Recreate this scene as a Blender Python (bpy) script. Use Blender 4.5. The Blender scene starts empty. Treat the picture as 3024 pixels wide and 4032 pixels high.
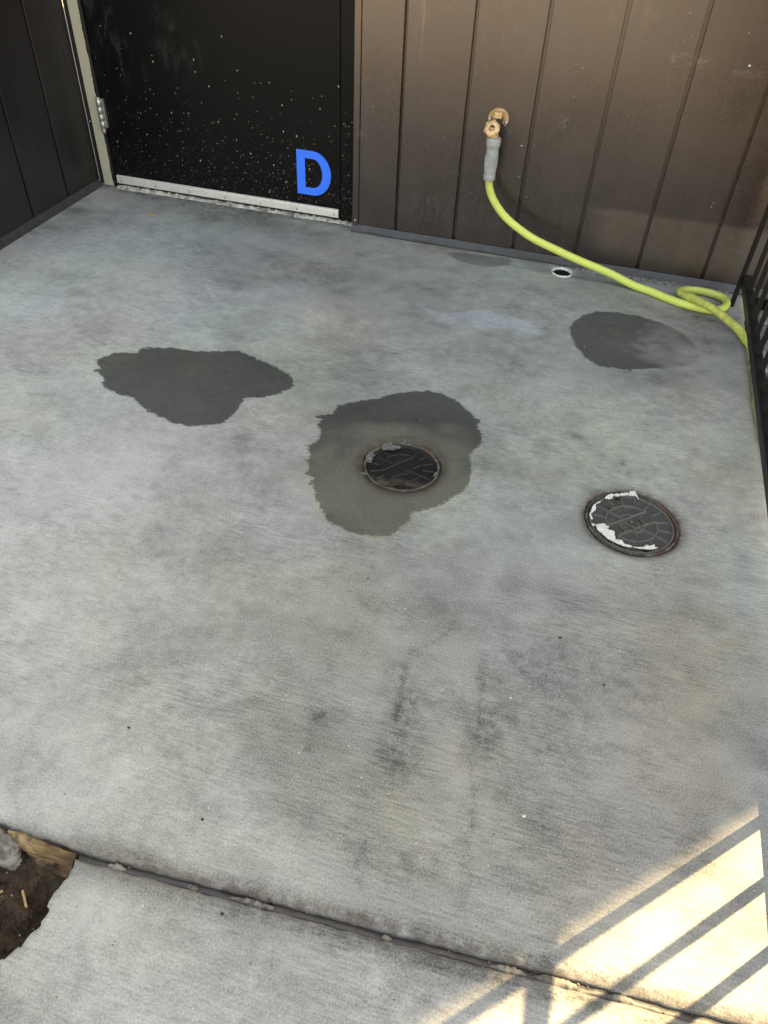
import bpy, bmesh, math, random
import numpy as np
from mathutils import Vector, Matrix

random.seed(7)
RNG = np.random.default_rng(11)
SC = bpy.context.scene
COL = SC.collection

# ------------------------------------------------------------------ camera
cam_d = bpy.data.cameras.new("camera")
cam = bpy.data.objects.new("camera", cam_d)
COL.objects.link(cam)
SC.camera = cam
cam_d.sensor_fit = 'HORIZONTAL'
cam_d.sensor_width = 36.0
cam_d.lens = 36.0 * 2975.5 / 3024.0
cam_d.clip_start = 0.02
cam_d.clip_end = 600.0
_p, _r, _y = math.radians(43.163), math.radians(3.0905), math.radians(-14.342)
_f0 = Vector((math.sin(_y), math.cos(_y), 0)); _r0 = Vector((math.cos(_y), -math.sin(_y), 0)); _u0 = Vector((0, 0, 1))
_fw = _f0 * math.cos(_p) - _u0 * math.sin(_p)
_up = _f0 * math.sin(_p) + _u0 * math.cos(_p)
_rt = _r0 * math.cos(_r) + _up * math.sin(_r)
_up = -_r0 * math.sin(_r) + _up * math.cos(_r)
_m = Matrix((_rt, _up, -_fw)).transposed().to_4x4()
_m.translation = Vector((0.0, -2.4655, 1.092))
cam.matrix_world = _m
SC.render.resolution_x, SC.render.resolution_y = 768, 1024

# ------------------------------------------------------------------ sky, sun, exposure
SUN_DIR = Vector((0.29, 0.2945, 1.0)).normalized()
SUN_EL = math.asin(SUN_DIR.z)
SUN_AZ = math.atan2(SUN_DIR.x, SUN_DIR.y)
world = bpy.data.worlds.new("World")
SC.world = world
world.use_nodes = True
wn = world.node_tree.nodes
sky = wn.new('ShaderNodeTexSky')
sky.sky_type = 'NISHITA'
sky.sun_disc = False
sky.sun_elevation = SUN_EL
sky.sun_rotation = SUN_AZ
sky.altitude = 20
sky.air_density = 1.0
sky.dust_density = 0.9
sky.ozone_density = 1.0
bg = wn['Background']
bg.inputs['Strength'].default_value = 0.15
world.node_tree.links.new(sky.outputs[0], bg.inputs['Color'])

sun_d = bpy.data.lights.new("sun", 'SUN')
sun_d.energy = 3.4
sun_d.angle = math.radians(0.53)
sun_d.color = (1.0, 0.905, 0.73)
sun = bpy.data.objects.new("sun", sun_d)
COL.objects.link(sun)
sun.rotation_euler = (-SUN_DIR).to_track_quat('-Z', 'Y').to_euler()
sun.location = (4, 4, 12)

vs = SC.view_settings
vs.view_transform = 'Standard'
vs.look = 'None'
vs.gamma = 1.0
vs.use_curve_mapping = False
vs.exposure = 2.36
vs.use_white_balance = True
vs.white_balance_temperature = 12300
vs.white_balance_tint = 10
SC.cycles.max_bounces = 6
SC.cycles.diffuse_bounces = 4
SC.cycles.glossy_bounces = 3
SC.cycles.caustics_reflective = False
SC.cycles.caustics_refractive = False

# ------------------------------------------------------------------ mesh helpers
def link(o, parent=None):
    COL.objects.link(o)
    if parent is not None:
        o.parent = parent
    return o

def new_mesh(name, verts, faces, mat=None, parent=None, smooth=False):
    me = bpy.data.meshes.new(name)
    me.from_pydata([tuple(map(float, v)) for v in verts], [], [tuple(map(int, f)) for f in faces])
    me.update()
    if smooth:
        me.shade_smooth()
    o = bpy.data.objects.new(name, me)
    if mat:
        me.materials.append(mat)
    return link(o, parent)

def from_bm(name, bm, mat=None, parent=None, smooth=False, recalc=True):
    if recalc:
        bmesh.ops.recalc_face_normals(bm, faces=bm.faces)
    me = bpy.data.meshes.new(name)
    bm.to_mesh(me)
    bm.free()
    if smooth:
        me.shade_smooth()
    if mat:
        me.materials.append(mat)
    return link(bpy.data.objects.new(name, me), parent)

def tag(o, label=None, cat=None, group=None, kind=None):
    if label: o['label'] = label
    if cat: o['category'] = cat
    if group: o['group'] = group
    if kind: o['kind'] = kind
    return o

def empty(name, loc, label, cat, group=None):
    o = bpy.data.objects.new(name, None)
    o.empty_display_size = 0.05
    o.location = loc
    link(o)
    return tag(o, label, cat, group)

def bm_box(bm, a, b, bevel=0.0, seg=1):
    r = bmesh.ops.create_cube(bm, size=1.0)
    vs_ = r['verts']
    for v in vs_:
        v.co = Vector(((a[i] + b[i]) / 2 + v.co[i] * (b[i] - a[i]) for i in range(3)))
    if bevel > 0:
        es = list({e for v in vs_ for e in v.link_edges})
        bmesh.ops.bevel(bm, geom=es, offset=bevel, segments=seg, affect='EDGES', profile=0.5)

def box(name, a, b, mat, parent=None, bevel=0.0, seg=1):
    bm = bmesh.new()
    bm_box(bm, a, b, bevel, seg)
    o = from_bm(name, bm, mat, None)
    if parent is not None:
        o.parent = parent
        o.matrix_parent_inverse = Matrix.Translation(-parent.location)
    return o

def under(o, parent):
    """parent in place: world coordinates of the mesh stay as written"""
    o.parent = parent
    o.matrix_parent_inverse = Matrix.Translation(-parent.location)
    return o

def catmull(pts, n=10):
    P = [Vector(p) for p in pts]
    P = [P[0] * 2 - P[1]] + P + [P[-1] * 2 - P[-2]]
    out = []
    for i in range(1, len(P) - 2):
        for k in range(n):
            t = k / n
            a, b, c, d = P[i - 1], P[i], P[i + 1], P[i + 2]
            out.append(0.5 * ((2 * b) + (c - a) * t + (2 * a - 5 * b + 4 * c - d) * t * t + (3 * b - a - 3 * c + d) * t ** 3))
    out.append(P[-2])
    return out

def sweep(path, rad, seg=16, cap=True):
    """tube along path; rad(i, n, k) gives the radius at ring i and angle index k"""
    V, F = [], []
    n = len(path)
    tan = [(path[min(i + 1, n - 1)] - path[max(i - 1, 0)]).normalized() for i in range(n)]
    ref = Vector((0, 0, 1)) if abs(tan[0].z) < 0.9 else Vector((1, 0, 0))
    u = tan[0].cross(ref).normalized()
    for i in range(n):
        u = (u - tan[i] * u.dot(tan[i])).normalized()
        v = tan[i].cross(u)
        for k in range(seg):
            a = 2 * math.pi * k / seg
            r = rad(i / (n - 1), a)
            V.append(path[i] + u * (math.cos(a) * r) + v * (math.sin(a) * r))
    for i in range(n - 1):
        for k in range(seg):
            a, b = i * seg + k, i * seg + (k + 1) % seg
            F.append((a, b, b + seg, a + seg))
    if cap:
        F.append(tuple(range(seg))[::-1])
        F.append(tuple(range((n - 1) * seg, n * seg)))
    return V, F

def lathe(prof, seg=32, axis=None, origin=(0, 0, 0)):
    """prof = [(r, h)...] turned about axis"""
    ax = Vector(axis or (0, 0, 1)).normalized()
    q = Vector((0, 0, 1)).rotation_difference(ax)
    V, F = [], []
    for r, h in prof:
        for k in range(seg):
            a = 2 * math.pi * k / seg
            V.append(Vector(origin) + q @ Vector((r * math.cos(a), r * math.sin(a), h)))
    for i in range(len(prof) - 1):
        for k in range(seg):
            a, b = i * seg + k, i * seg + (k + 1) % seg
            F.append((a, b, b + seg, a + seg))
    return V, F

def prism_poly(poly, z0, z1):
    n = len(poly)
    V = [(x, y, z0) for x, y in poly] + [(x, y, z1) for x, y in poly]
    F = [tuple(range(n))[::-1], tuple(range(n, 2 * n))]
    F += [(i, (i + 1) % n, n + (i + 1) % n, n + i) for i in range(n)]
    return V, F

# ------------------------------------------------------------------ numpy noise / fields
def vnoise(x, y, seed=0):
    xi, yi = np.floor(x).astype(np.int64), np.floor(y).astype(np.int64)
    xf, yf = x - xi, y - yi
    def h(a, b):
        n = (a * 374761393 + b * 668265263 + np.int64((seed * 1442695041) % 2147483647)) & 0x7fffffff
        n = ((n ^ (n >> 13)) * 1274126177) & 0x7fffffff
        return ((n ^ (n >> 16)) & 0xffff) / 65535.0
    u, v = xf * xf * (3 - 2 * xf), yf * yf * (3 - 2 * yf)
    return (h(xi, yi) * (1 - u) + h(xi + 1, yi) * u) * (1 - v) + (h(xi, yi + 1) * (1 - u) + h(xi + 1, yi + 1) * u) * v

def fbm(x, y, oct=4, seed=0):
    s, a, t = 0, 1.0, 0
    for i in range(oct):
        s = s + a * vnoise(x * 2 ** i, y * 2 ** i, seed + i * 17)
        t += a
        a *= 0.5
    return s / t

def poly_sdf(X, Y, poly):
    """signed distance, positive inside"""
    P = np.array(poly, float)
    d = np.full(X.shape, 1e9)
    inside = np.zeros(X.shape, bool)
    n = len(P)
    for i in range(n):
        ax, ay = P[i]; bx, by = P[(i + 1) % n]
        ex, ey = bx - ax, by - ay
        t = np.clip(((X - ax) * ex + (Y - ay) * ey) / (ex * ex + ey * ey + 1e-12), 0, 1)
        d = np.minimum(d, np.hypot(X - ax - t * ex, Y - ay - t * ey))
        c = ((ay > Y) != (by > Y)) & (X < (bx - ax) * (Y - ay) / (by - ay + 1e-12) + ax)
        inside ^= c
    return np.where(inside, d, -d)

def line_dist(X, Y, pts):
    d = np.full(X.shape, 1e9)
    for (ax, ay), (bx, by) in zip(pts[:-1], pts[1:]):
        ex, ey = bx - ax, by - ay
        t = np.clip(((X - ax) * ex + (Y - ay) * ey) / (ex * ex + ey * ey + 1e-12), 0, 1)
        d = np.minimum(d, np.hypot(X - ax - t * ex, Y - ay - t * ey))
    return d

# ------------------------------------------------------------------ material helpers
class Mat:
    def __init__(self, name):
        self.m = bpy.data.materials.new(name)
        self.m.use_nodes = True
        self.t = self.m.node_tree
        self.b = self.t.nodes['Principled BSDF']
        g = self.t.nodes.new('ShaderNodeNewGeometry')
        self.pos = g.outputs['Position']
    def put(self, sock, val):
        if val is None: return
        if hasattr(val, 'is_output') or isinstance(val, bpy.types.NodeSocket):
            self.t.links.new(val, sock)
        else:
            if isinstance(val, (tuple, list)) and len(val) == 3 and sock.type == 'RGBA':
                val = (*val, 1)
            sock.default_value = val
    def set(self, **k):
        names = dict(color='Base Color', rough='Roughness', metal='Metallic', spec='Specular IOR Level', ior='IOR',
                     normal='Normal', coat='Coat Weight', coat_rough='Coat Roughness', sss='Subsurface Weight')
        for a, v in k.items():
            self.put(self.b.inputs[names[a]], v)
        return self
    def math(self, op, a, b=0.0, c=None, clamp=False):
        n = self.t.nodes.new('ShaderNodeMath'); n.operation = op; n.use_clamp = clamp
        self.put(n.inputs[0], a); self.put(n.inputs[1], b)
        if c is not None: self.put(n.inputs[2], c)
        return n.outputs[0]
    def scale(self, s, off=(0, 0, 0), src=None):
        n = self.t.nodes.new('ShaderNodeMapping')
        self.put(n.inputs['Vector'], src or self.pos)
        n.inputs['Scale'].default_value = s
        n.inputs['Location'].default_value = off
        return n.outputs[0]
    def noise(self, s=1.0, detail=4, rough=0.55, vec=None, dist=0.0, out='Fac'):
        n = self.t.nodes.new('ShaderNodeTexNoise')
        self.put(n.inputs['Vector'], vec or self.pos)
        n.inputs['Scale'].default_value = s; n.inputs['Detail'].default_value = detail
        n.inputs['Roughness'].default_value = rough; n.inputs['Distortion'].default_value = dist
        return n.outputs[out]
    def voro(self, s=1.0, vec=None, feature='F1', out='Distance'):
        n = self.t.nodes.new('ShaderNodeTexVoronoi'); n.feature = feature
        self.put(n.inputs['Vector'], vec or self.pos)
        n.inputs['Scale'].default_value = s
        return n.outputs[out]
    def rng(self, v, a, b, c=0.0, d=1.0, smooth=True):
        n = self.t.nodes.new('ShaderNodeMapRange')
        n.interpolation_type = 'SMOOTHSTEP' if smooth else 'LINEAR'
        self.put(n.inputs['Value'], v)
        for k, x in zip(('From Min', 'From Max', 'To Min', 'To Max'), (a, b, c, d)):
            self.put(n.inputs[k], x)
        return n.outputs[0]
    def mix(self, f, a, b, mode='MIX'):
        n = self.t.nodes.new('ShaderNodeMix'); n.data_type = 'RGBA'; n.blend_type = mode; n.clamp_factor = True
        self.put(n.inputs[0], f)
        self.put(n.inputs[6], a); self.put(n.inputs[7], b)
        return n.outputs[2]
    def grey(self, v):
        n = self.t.nodes.new('ShaderNodeCombineColor')
        for i in range(3): self.put(n.inputs[i], v)
        return n.outputs[0]
    def attr(self, name):
        n = self.t.nodes.new('ShaderNodeAttribute'); n.attribute_name = name
        return n.outputs['Fac']
    def xyz(self):
        n = self.t.nodes.new('ShaderNodeSeparateXYZ'); self.put(n.inputs[0], self.pos)
        return n.outputs
    def bump(self, h, strength=0.3, dist=0.002, normal=None):
        n = self.t.nodes.new('ShaderNodeBump')
        n.inputs['Strength'].default_value = strength; n.inputs['Distance'].default_value = dist
        self.put(n.inputs['Height'], h)
        if normal: self.put(n.inputs['Normal'], normal)
        return n.outputs[0]

def simple(name, color, rough=0.6, metal=0.0, var=0.15, nscale=40, spec=0.5, bump=0.0):
    M = Mat(name)
    n = M.noise(nscale, 5)
    c = M.mix(M.rng(n, 0.3, 0.7), tuple(v * (1 - var) for v in color), tuple(v * (1 + var) for v in color))
    M.set(color=c, rough=rough, metal=metal, spec=spec)
    if bump: M.set(normal=M.bump(n, bump, 0.001))
    return M.m

# ------------------------------------------------------------------ concrete material
def concrete(name):
    M = Mat(name)
    wet, amt, tone, rust, olive, cool, mottle, green, buff, brm = (M.attr(a) for a in ('wet', 'wetamt', 'tone', 'rust', 'olive', 'cool', 'mottle', 'green', 'buff', 'brm'))
    fine = M.noise(48, 5, 0.72)
    grain = M.noise(330, 2, 0.7)
    broom = M.noise(1.0, 4, 0.68, vec=M.scale((24, 210, 40)))
    v = M.math('MULTIPLY', M.math('SUBTRACT', fine, 0.5), 0.62)
    v = M.math('MULTIPLY_ADD', M.math('SUBTRACT', broom, 0.5), brm, v)
    v = M.math('MULTIPLY_ADD', M.math('SUBTRACT', grain, 0.5), 0.85, v)
    v = M.math('ADD', v, mottle)
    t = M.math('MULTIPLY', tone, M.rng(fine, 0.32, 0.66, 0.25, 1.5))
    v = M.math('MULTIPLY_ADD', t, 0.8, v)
    f = M.rng(v, -0.50, 0.44, 0.0, 1.0, smooth=False)
    col = M.mix(f, (0.074, 0.074, 0.072), (0.492, 0.490, 0.474))
    # slow colour drift: greenish and buff patches in the cement; cool also holds painted skylight
    col = M.mix(green, col, M.mix(1.0, col, (0.925, 1.02, 0.97), 'MULTIPLY'))
    col = M.mix(buff, col, M.mix(1.0, col, (1.06, 1.0, 0.88), 'MULTIPLY'))
    col = M.mix(cool, col, M.mix(1.0, col, (0.90, 0.98, 1.12), 'MULTIPLY'))
    col = M.mix(M.math('MULTIPLY', olive, 0.8), col, M.mix(1.0, col, (1.06, 1.03, 0.82), 'MULTIPLY'))
    # pits and pale grit
    vn = M.t.nodes.new('ShaderNodeTexVoronoi'); M.put(vn.inputs['Vector'], M.pos); vn.inputs['Scale'].default_value = 85
    sep = M.t.nodes.new('ShaderNodeSeparateColor'); M.put(sep.inputs[0], vn.outputs['Color'])
    core_ = M.rng(vn.outputs['Distance'], 0.06, 0.15, 1.0, 0.0)
    pit = M.math('MULTIPLY', core_, M.math('GREATER_THAN', sep.outputs[0], 0.90))
    grit = M.math('MULTIPLY', core_, M.math('LESS_THAN', sep.outputs[0], 0.05))
    col = M.mix(M.math('MULTIPLY', pit, 0.6), col, (0.045, 0.043, 0.04))
    col = M.mix(M.math('MULTIPLY', grit, 0.7), col, (0.68, 0.66, 0.58))
    # rust / dirt halo
    rn = M.math('MULTIPLY', rust, M.rng(fine, 0.20, 0.60), clamp=True)
    col = M.mix(rn, col, M.mix(grain, (0.045, 0.026, 0.020), (0.11, 0.06, 0.038)))
    # wet patches: edge broken up along the broom marks
    e = M.math('MULTIPLY_ADD', M.math('SUBTRACT', broom, 0.5), 0.030, M.math('MULTIPLY', M.math('SUBTRACT', fine, 0.5), 0.030))
    w = M.rng(M.math('ADD', wet, e), 0.0485, 0.0525)
    w = M.math('MULTIPLY', w, amt, clamp=True)
    wc = M.mix(0.25, M.mix(1.0, col, (0.245, 0.24, 0.235), 'MULTIPLY'), (0.060, 0.058, 0.056))
    wc = M.mix(M.math('MULTIPLY', olive, 0.75, clamp=True), wc, M.mix(M.rng(grain, 0.34, 0.70), (0.074, 0.072, 0.061), (0.145, 0.141, 0.113)))
    wc = M.mix(M.math('MULTIPLY', rn, 0.8), wc, (0.035, 0.022, 0.016))
    col = M.mix(w, col, wc)
    M.set(color=col, rough=M.math('MULTIPLY_ADD', w, -0.36, 0.88), spec=0.35)
    h = M.math('ADD', M.math('MULTIPLY', broom, 0.7), M.math('MULTIPLY', grain, 0.6))
    M.set(normal=M.bump(h, 0.45, 0.0022))
    return M.m

MAT_CONC = concrete("concrete")

# ------------------------------------------------------------------ painted siding
def siding(name, base, rough, marks=True, dust=True, spec=0.5, tint=None):
    M = Mat(name)
    if tint: M.b.inputs['Specular Tint'].default_value = (*tint, 1)
    X, Y, Z = M.xyz()
    n1 = M.noise(3.0, 5, 0.6)
    n2 = M.noise(1.0, 4, 0.6, vec=M.scale((30, 30, 3)))
    n3 = M.noise(70, 5, 0.7)
    c = M.mix(M.rng(n1, 0.3, 0.7), tuple(v * 0.85 for v in base), tuple(v * 1.18 for v in base))
    c = M.mix(M.rng(n2, 0.48, 0.75, 0, 0.5), c, tuple(v * 1.9 for v in base))
    r = M.math('ADD', rough, M.math('MULTIPLY', M.math('SUBTRACT', n1, 0.5), 0.22))
    r = M.math('ADD', r, M.math('MULTIPLY', M.math('SUBTRACT', n3, 0.5), 0.12))
    if dust:
        # splashed dirt near the ground
        low = M.rng(Z, 0.03, 0.30, 1.0, 0.0)
        sp = M.math('MULTIPLY', M.rng(M.noise(160, 4, 0.75), 0.56, 0.70), M.math('MULTIPLY', low, M.rng(M.noise(9, 4), 0.36, 0.66)))
        c = M.mix(M.math('MULTIPLY', sp, 0.5), c, (0.12, 0.105, 0.09))
        # dried mud film along the lower right boards
        band = M.math('MULTIPLY', M.rng(X, -0.06, 0.08), M.rng(Z, 0.21, 0.185, 0, 1))
        band = M.math('MULTIPLY', band, M.rng(Z, 0.02, 0.10))
        film = M.math('MULTIPLY', band, M.rng(M.noise(60, 6, 0.78), 0.25, 0.75, 0.35, 1.0))
        c = M.mix(M.math('MULTIPLY', film, 0.16), c, (0.085, 0.066, 0.046))
        r = M.math('ADD', r, M.math('MULTIPLY', film, 0.3))
        sc = M.math('MULTIPLY', M.rng(M.noise(24, 6, 0.75, vec=M.scale((1, 1, 1), (3, 0, 7))), 0.60, 0.74), M.rng(M.noise(2.6, 2, vec=M.scale((1, 1, 1), (1, 0, 4))), 0.50, 0.62))
        c = M.mix(M.math('MULTIPLY', sc, 0.55), c, (0.16, 0.145, 0.135))
        for (mx, mz, rx, rz, sx, sz, st, cc) in ((0.155, 0.615, 0.085, 0.022, 55, 55, 0.55, (0.19, 0.175, 0.155)), (0.330, 0.600, 0.075, 0.012, 30, 90, 0.5, (0.17, 0.15, 0.12)), (-0.150, 0.425, 0.020, 0.030, 60, 40, 0.45, (0.17, 0.155, 0.175)), (-0.595, 0.62, 0.022, 0.10, 120, 7, 0.55, (0.17, 0.14, 0.115)), (-0.34, 0.62, 0.10, 0.05, 40, 16, 0.25, (0.13, 0.11, 0.095)), (0.02, 0.70, 0.12, 0.05, 30, 14, 0.3, (0.13, 0.11, 0.10)), (-0.50, 0.12, 0.25, 0.07, 90, 25, 0.25, (0.11, 0.10, 0.092))):
            ex = M.math('DIVIDE', M.math('SUBTRACT', X, mx), rx); ez = M.math('DIVIDE', M.math('SUBTRACT', Z, mz), rz)
            q_ = M.math('ADD', M.math('MULTIPLY', ex, ex), M.math('MULTIPLY', ez, ez))
            k_ = M.math('MULTIPLY', M.rng(q_, 1.0, 0.1, 0, 1), M.rng(M.noise(1.0, 4, 0.75, vec=M.scale((sx, 30, sz))), 0.46, 0.68))
            c = M.mix(M.math('MULTIPLY', k_, st), c, cc)
    if marks:
        chip = M.math('MULTIPLY', M.rng(M.voro(34, vec=M.scale((1.3, 1, 0.7))), 0.035, 0.055, 1, 0), M.rng(M.noise(5.5, 2, vec=M.scale((1, 1, 1), (5, 0, 2))), 0.51, 0.54))
        c = M.mix(M.math('MULTIPLY', chip, 0.75), c, (0.42, 0.53, 0.48))
    M.set(color=c, rough=r, spec=spec, ior=1.6)
    M.set(normal=M.bump(M.math('ADD', n1, M.math('MULTIPLY', n3, 0.12)), 0.12, 0.004))
    return M.m

MAT_BROWN = siding("brown_siding_paint", (0.0178, 0.0125, 0.0118), 0.29, spec=1.0, tint=(1.0, 0.87, 0.85))
MAT_DARK = siding("charcoal_siding_paint", (0.0170, 0.0150, 0.0158), 0.42, marks=False, dust=False, spec=0.3)
MAT_FLASH = siding("grey_flashing_paint", (0.040, 0.039, 0.042), 0.42, marks=True, dust=False, spec=0.4)

def door_paint():
    M = Mat("black_door_paint")
    X, Y, Z = M.xyz()
    n1 = M.noise(4, 5, 0.6)
    c = M.mix(n1, (0.0030, 0.0030, 0.0040), (0.0060, 0.0057, 0.0065))
    # pale splashes: dense towards the bottom
    def splash(scale, seed, r0, r1, z_hi, thin):
        v = M.scale((1.0, 1.0, 0.75), seed)
        n = M.t.nodes.new('ShaderNodeTexVoronoi'); M.put(n.inputs['Vector'], v); n.inputs['Scale'].default_value = scale
        sp_ = M.t.nodes.new('ShaderNodeSeparateColor'); M.put(sp_.inputs[0], n.outputs['Color'])
        rad = M.math('MULTIPLY_ADD', sp_.outputs[1], r1 - r0, r0)
        m = M.math('LESS_THAN', n.outputs['Distance'], rad)
        lim = M.rng(Z, 0.0, z_hi, thin[0], thin[1], smooth=False)
        return M.math('MULTIPLY', m, M.math('LESS_THAN', sp_.outputs[0], lim))
    s1 = splash(46, (0, 0, 0), 0.04, 0.12, 0.64, (0.34, 0.0))
    s2 = splash(95, (3, 1, 5), 0.08, 0.20, 0.50, (0.52, 0.0))
    s3 = splash(170, (7, 2, 1), 0.10, 0.32, 0.34, (1.05, 0.0))
    c = M.mix(M.math('MULTIPLY', s3, 0.32), c, (0.30, 0.27, 0.22))
    c = M.mix(M.math('MULTIPLY', s2, 0.5), c, (0.36, 0.34, 0.28))
    c = M.mix(M.math('MULTIPLY', s1, 0.65), c, (0.50, 0.48, 0.42))
    # scuffs high on the hinge side
    area = M.math('MULTIPLY', M.rng(X, -1.28, -1.50, 0, 1), M.rng(Z, 0.30, 0.50))
    sc = M.math('MULTIPLY', M.rng(M.noise(1.0, 6, 0.7, vec=M.scale((26, 20, 9)), dist=0.4), 0.48, 0.72), M.math('MULTIPLY', area, M.rng(M.noise(5, 2), 0.45, 0.62)))
    c = M.mix(M.math('MULTIPLY', sc, 0.10), c, (0.40, 0.40, 0.40))
    r = M.math('ADD', 0.30, M.math('MULTIPLY', n1, 0.14))
    r = M.math('ADD', r, M.math('MULTIPLY', s2, 0.3))
    M.set(color=c, rough=r, spec=0.13)
    M.set(normal=M.bump(M.noise(6, 4), 0.08, 0.004))
    return M.m
MAT_DOOR = door_paint()

def beige_paint():
    M = Mat("beige_frame_paint")
    X, Y, Z = M.xyz()
    edge = M.math('ADD', X, M.math('MULTIPLY', M.math('SUBTRACT', M.noise(1.0, 4, 0.7, vec=M.scale((60, 60, 26))), 0.5), 0.016))
    k = M.rng(edge, -1.7585, -1.7570)
    c = M.mix(M.noise(12, 4), (0.43, 0.40, 0.32), (0.50, 0.47, 0.385))
    low = M.math('MULTIPLY', M.rng(Z, 0.02, 0.28, 1, 0), M.rng(M.noise(18, 5), 0.4, 0.7))
    c = M.mix(M.math('MULTIPLY', low, 0.35), c, (0.26, 0.27, 0.20))
    c = M.mix(k, c, (0.009, 0.009, 0.011))
    M.set(color=c, rough=0.42)
    return M.m
MAT_BEIGE = beige_paint()

def galv(name, base, rough=0.38, metal=0.85, dirt=0.4):
    M = Mat(name)
    n = M.noise(30, 6, 0.7); n2 = M.noise(110, 4, 0.7)
    c = M.mix(n, tuple(v * 0.75 for v in base), tuple(min(1, v * 1.15) for v in base))
    c = M.mix(M.math('MULTIPLY', M.rng(n2, 0.5, 0.72), dirt), c, (0.16, 0.14, 0.12))
    M.set(color=c, rough=M.math('ADD', rough, M.math('MULTIPLY', n2, 0.2)), metal=metal)
    return M.m
MAT_ALU = galv("aluminium", (0.80, 0.80, 0.79), 0.40, 0.55, 0.30)
MAT_STEEL = galv("dull_steel", (0.52, 0.52, 0.51), 0.34, 0.9, 0.35)
MAT_BLUE = simple("blue_vinyl", (0.0, 0.19, 1.0), 0.5, var=0.03, nscale=60, spec=0.1)
MAT_BLACKIRON = simple("black_fence_paint", (0.006, 0.006, 0.0065), 0.45, var=0.3, nscale=90, spec=0.25)
MAT_RUBBER = simple("black_rubber", (0.014, 0.014, 0.015), 0.55)
MAT_MORTAR = None

def mortar():
    M = Mat("pale_mortar")
    n = M.noise(60, 6, 0.75); n2 = M.noise(14, 4)
    c = M.mix(M.rng(n, 0.35, 0.65), (0.20, 0.19, 0.165), (0.58, 0.56, 0.51))
    c = M.mix(M.rng(n2, 0.5, 0.72), c, (0.10, 0.095, 0.07))
    M.set(color=c, rough=0.9, normal=M.bump(n, 0.8, 0.004))
    return M.m
MAT_MORTAR = mortar()
MAT_RUBBLE = simple("grey_rubble", (0.19, 0.175, 0.155), 0.92, var=0.45, nscale=60, bump=1.0)
MAT_SEAM = simple("grey_mortar_seam", (0.15, 0.145, 0.135), 0.9, var=0.45, nscale=70, bump=0.6)

def hose_mat():
    M = Mat("lime_hose_rubber")
    d = M.attr('dirt')
    n = M.noise(46, 6, 0.72)
    c = M.mix(M.noise(8, 3), (0.57, 0.65, 0.14), (0.63, 0.71, 0.18))
    k = M.math('MULTIPLY', d, M.rng(n, 0.22, 0.72, 0.15, 1.0), clamp=True)
    c = M.mix(M.math('MULTIPLY', k, 0.72), c, M.mix(M.noise(110, 4), (0.13, 0.115, 0.035), (0.33, 0.29, 0.09)))
    M.set(color=c, rough=M.math('ADD', 0.42, M.math('MULTIPLY', k, 0.3)), spec=0.35)
    M.set(normal=M.bump(n, 0.12, 0.001))
    return M.m
MAT_HOSE = hose_mat()
MAT_GRIP = simple("grey_grip_rubber", (0.29, 0.30, 0.31), 0.55, var=0.12, nscale=70)
def brass_mat():
    M = Mat("weathered_brass")
    n = M.noise(120, 5, 0.7)
    c = M.mix(M.rng(n, 0.3, 0.7), (0.60, 0.36, 0.20), (0.80, 0.54, 0.33))
    c = M.mix(M.math('MULTIPLY', M.rng(M.noise(60, 3), 0.5, 0.7), 0.5), c, (0.50, 0.38, 0.16))
    M.set(color=c, rough=0.48, metal=0.35)
    return M.m
MAT_BRASS = brass_mat()
MAT_BRONZE = simple("dark_bronze", (0.06, 0.05, 0.04), 0.45, metal=0.6, nscale=120)

def iron_mat(name, wet):
    M = Mat(name)
    n = M.noise(70, 6, 0.72); n2 = M.noise(22, 4)
    if wet:
        c = M.mix(n, (0.0085, 0.0085, 0.009), (0.018, 0.0175, 0.017))
        X, Y, Z = M.xyz()
        k = M.math('MULTIPLY', M.rng(Y, -1.205, -1.235), M.rng(n2, 0.46, 0.60))
        c = M.mix(M.math('MULTIPLY', k, 0.8), c, (0.115, 0.082, 0.060))
        M.set(color=c, rough=M.rng(n2, 0.35, 0.65, 0.32, 0.55), spec=0.28)
    else:
        c = M.mix(n, (0.034, 0.036, 0.036), (0.078, 0.080, 0.077))
        c = M.mix(M.math('MULTIPLY', M.rng(n2, 0.54, 0.70), 0.55), c, (0.13, 0.105, 0.066))
        X, Y, Z = M.xyz()
        c = M.mix(M.math('MULTIPLY', M.rng(Z, -0.0074, -0.0050), M.rng(n, 0.3, 0.6, 0.2, 0.9)), c, (0.118, 0.112, 0.096))
        M.set(color=c, rough=0.62, spec=0.4)
    M.set(normal=M.bump(n, 0.35, 0.0012))
    return M.m
MAT_IRON_WET = iron_mat("wet_cast_iron", True)
MAT_IRON = iron_mat("weathered_cast_iron", False)
def rust_mat():
    M = Mat("rusty_rim")
    n = M.noise(75, 6, 0.75); n2 = M.noise(26, 4)
    X, Y, Z = M.xyz()
    c = M.mix(M.rng(n, 0.35, 0.65), (0.030, 0.028, 0.026), (0.075, 0.068, 0.058))
    side = M.math('MAXIMUM', M.rng(X, 0.235, 0.285), M.math('MULTIPLY', M.rng(X, -0.20, -0.30), 0.7))
    c = M.mix(side, c, M.mix(M.rng(n, 0.35, 0.65), (0.040, 0.024, 0.020), (0.115, 0.058, 0.042)))
    c = M.mix(M.rng(n2, 0.52, 0.64), c, M.mix(n, (0.10, 0.095, 0.08), (0.22, 0.20, 0.165)))
    M.set(color=c, rough=0.85, normal=M.bump(n, 0.6, 0.002))
    return M.m
MAT_RUST = rust_mat()
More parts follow.
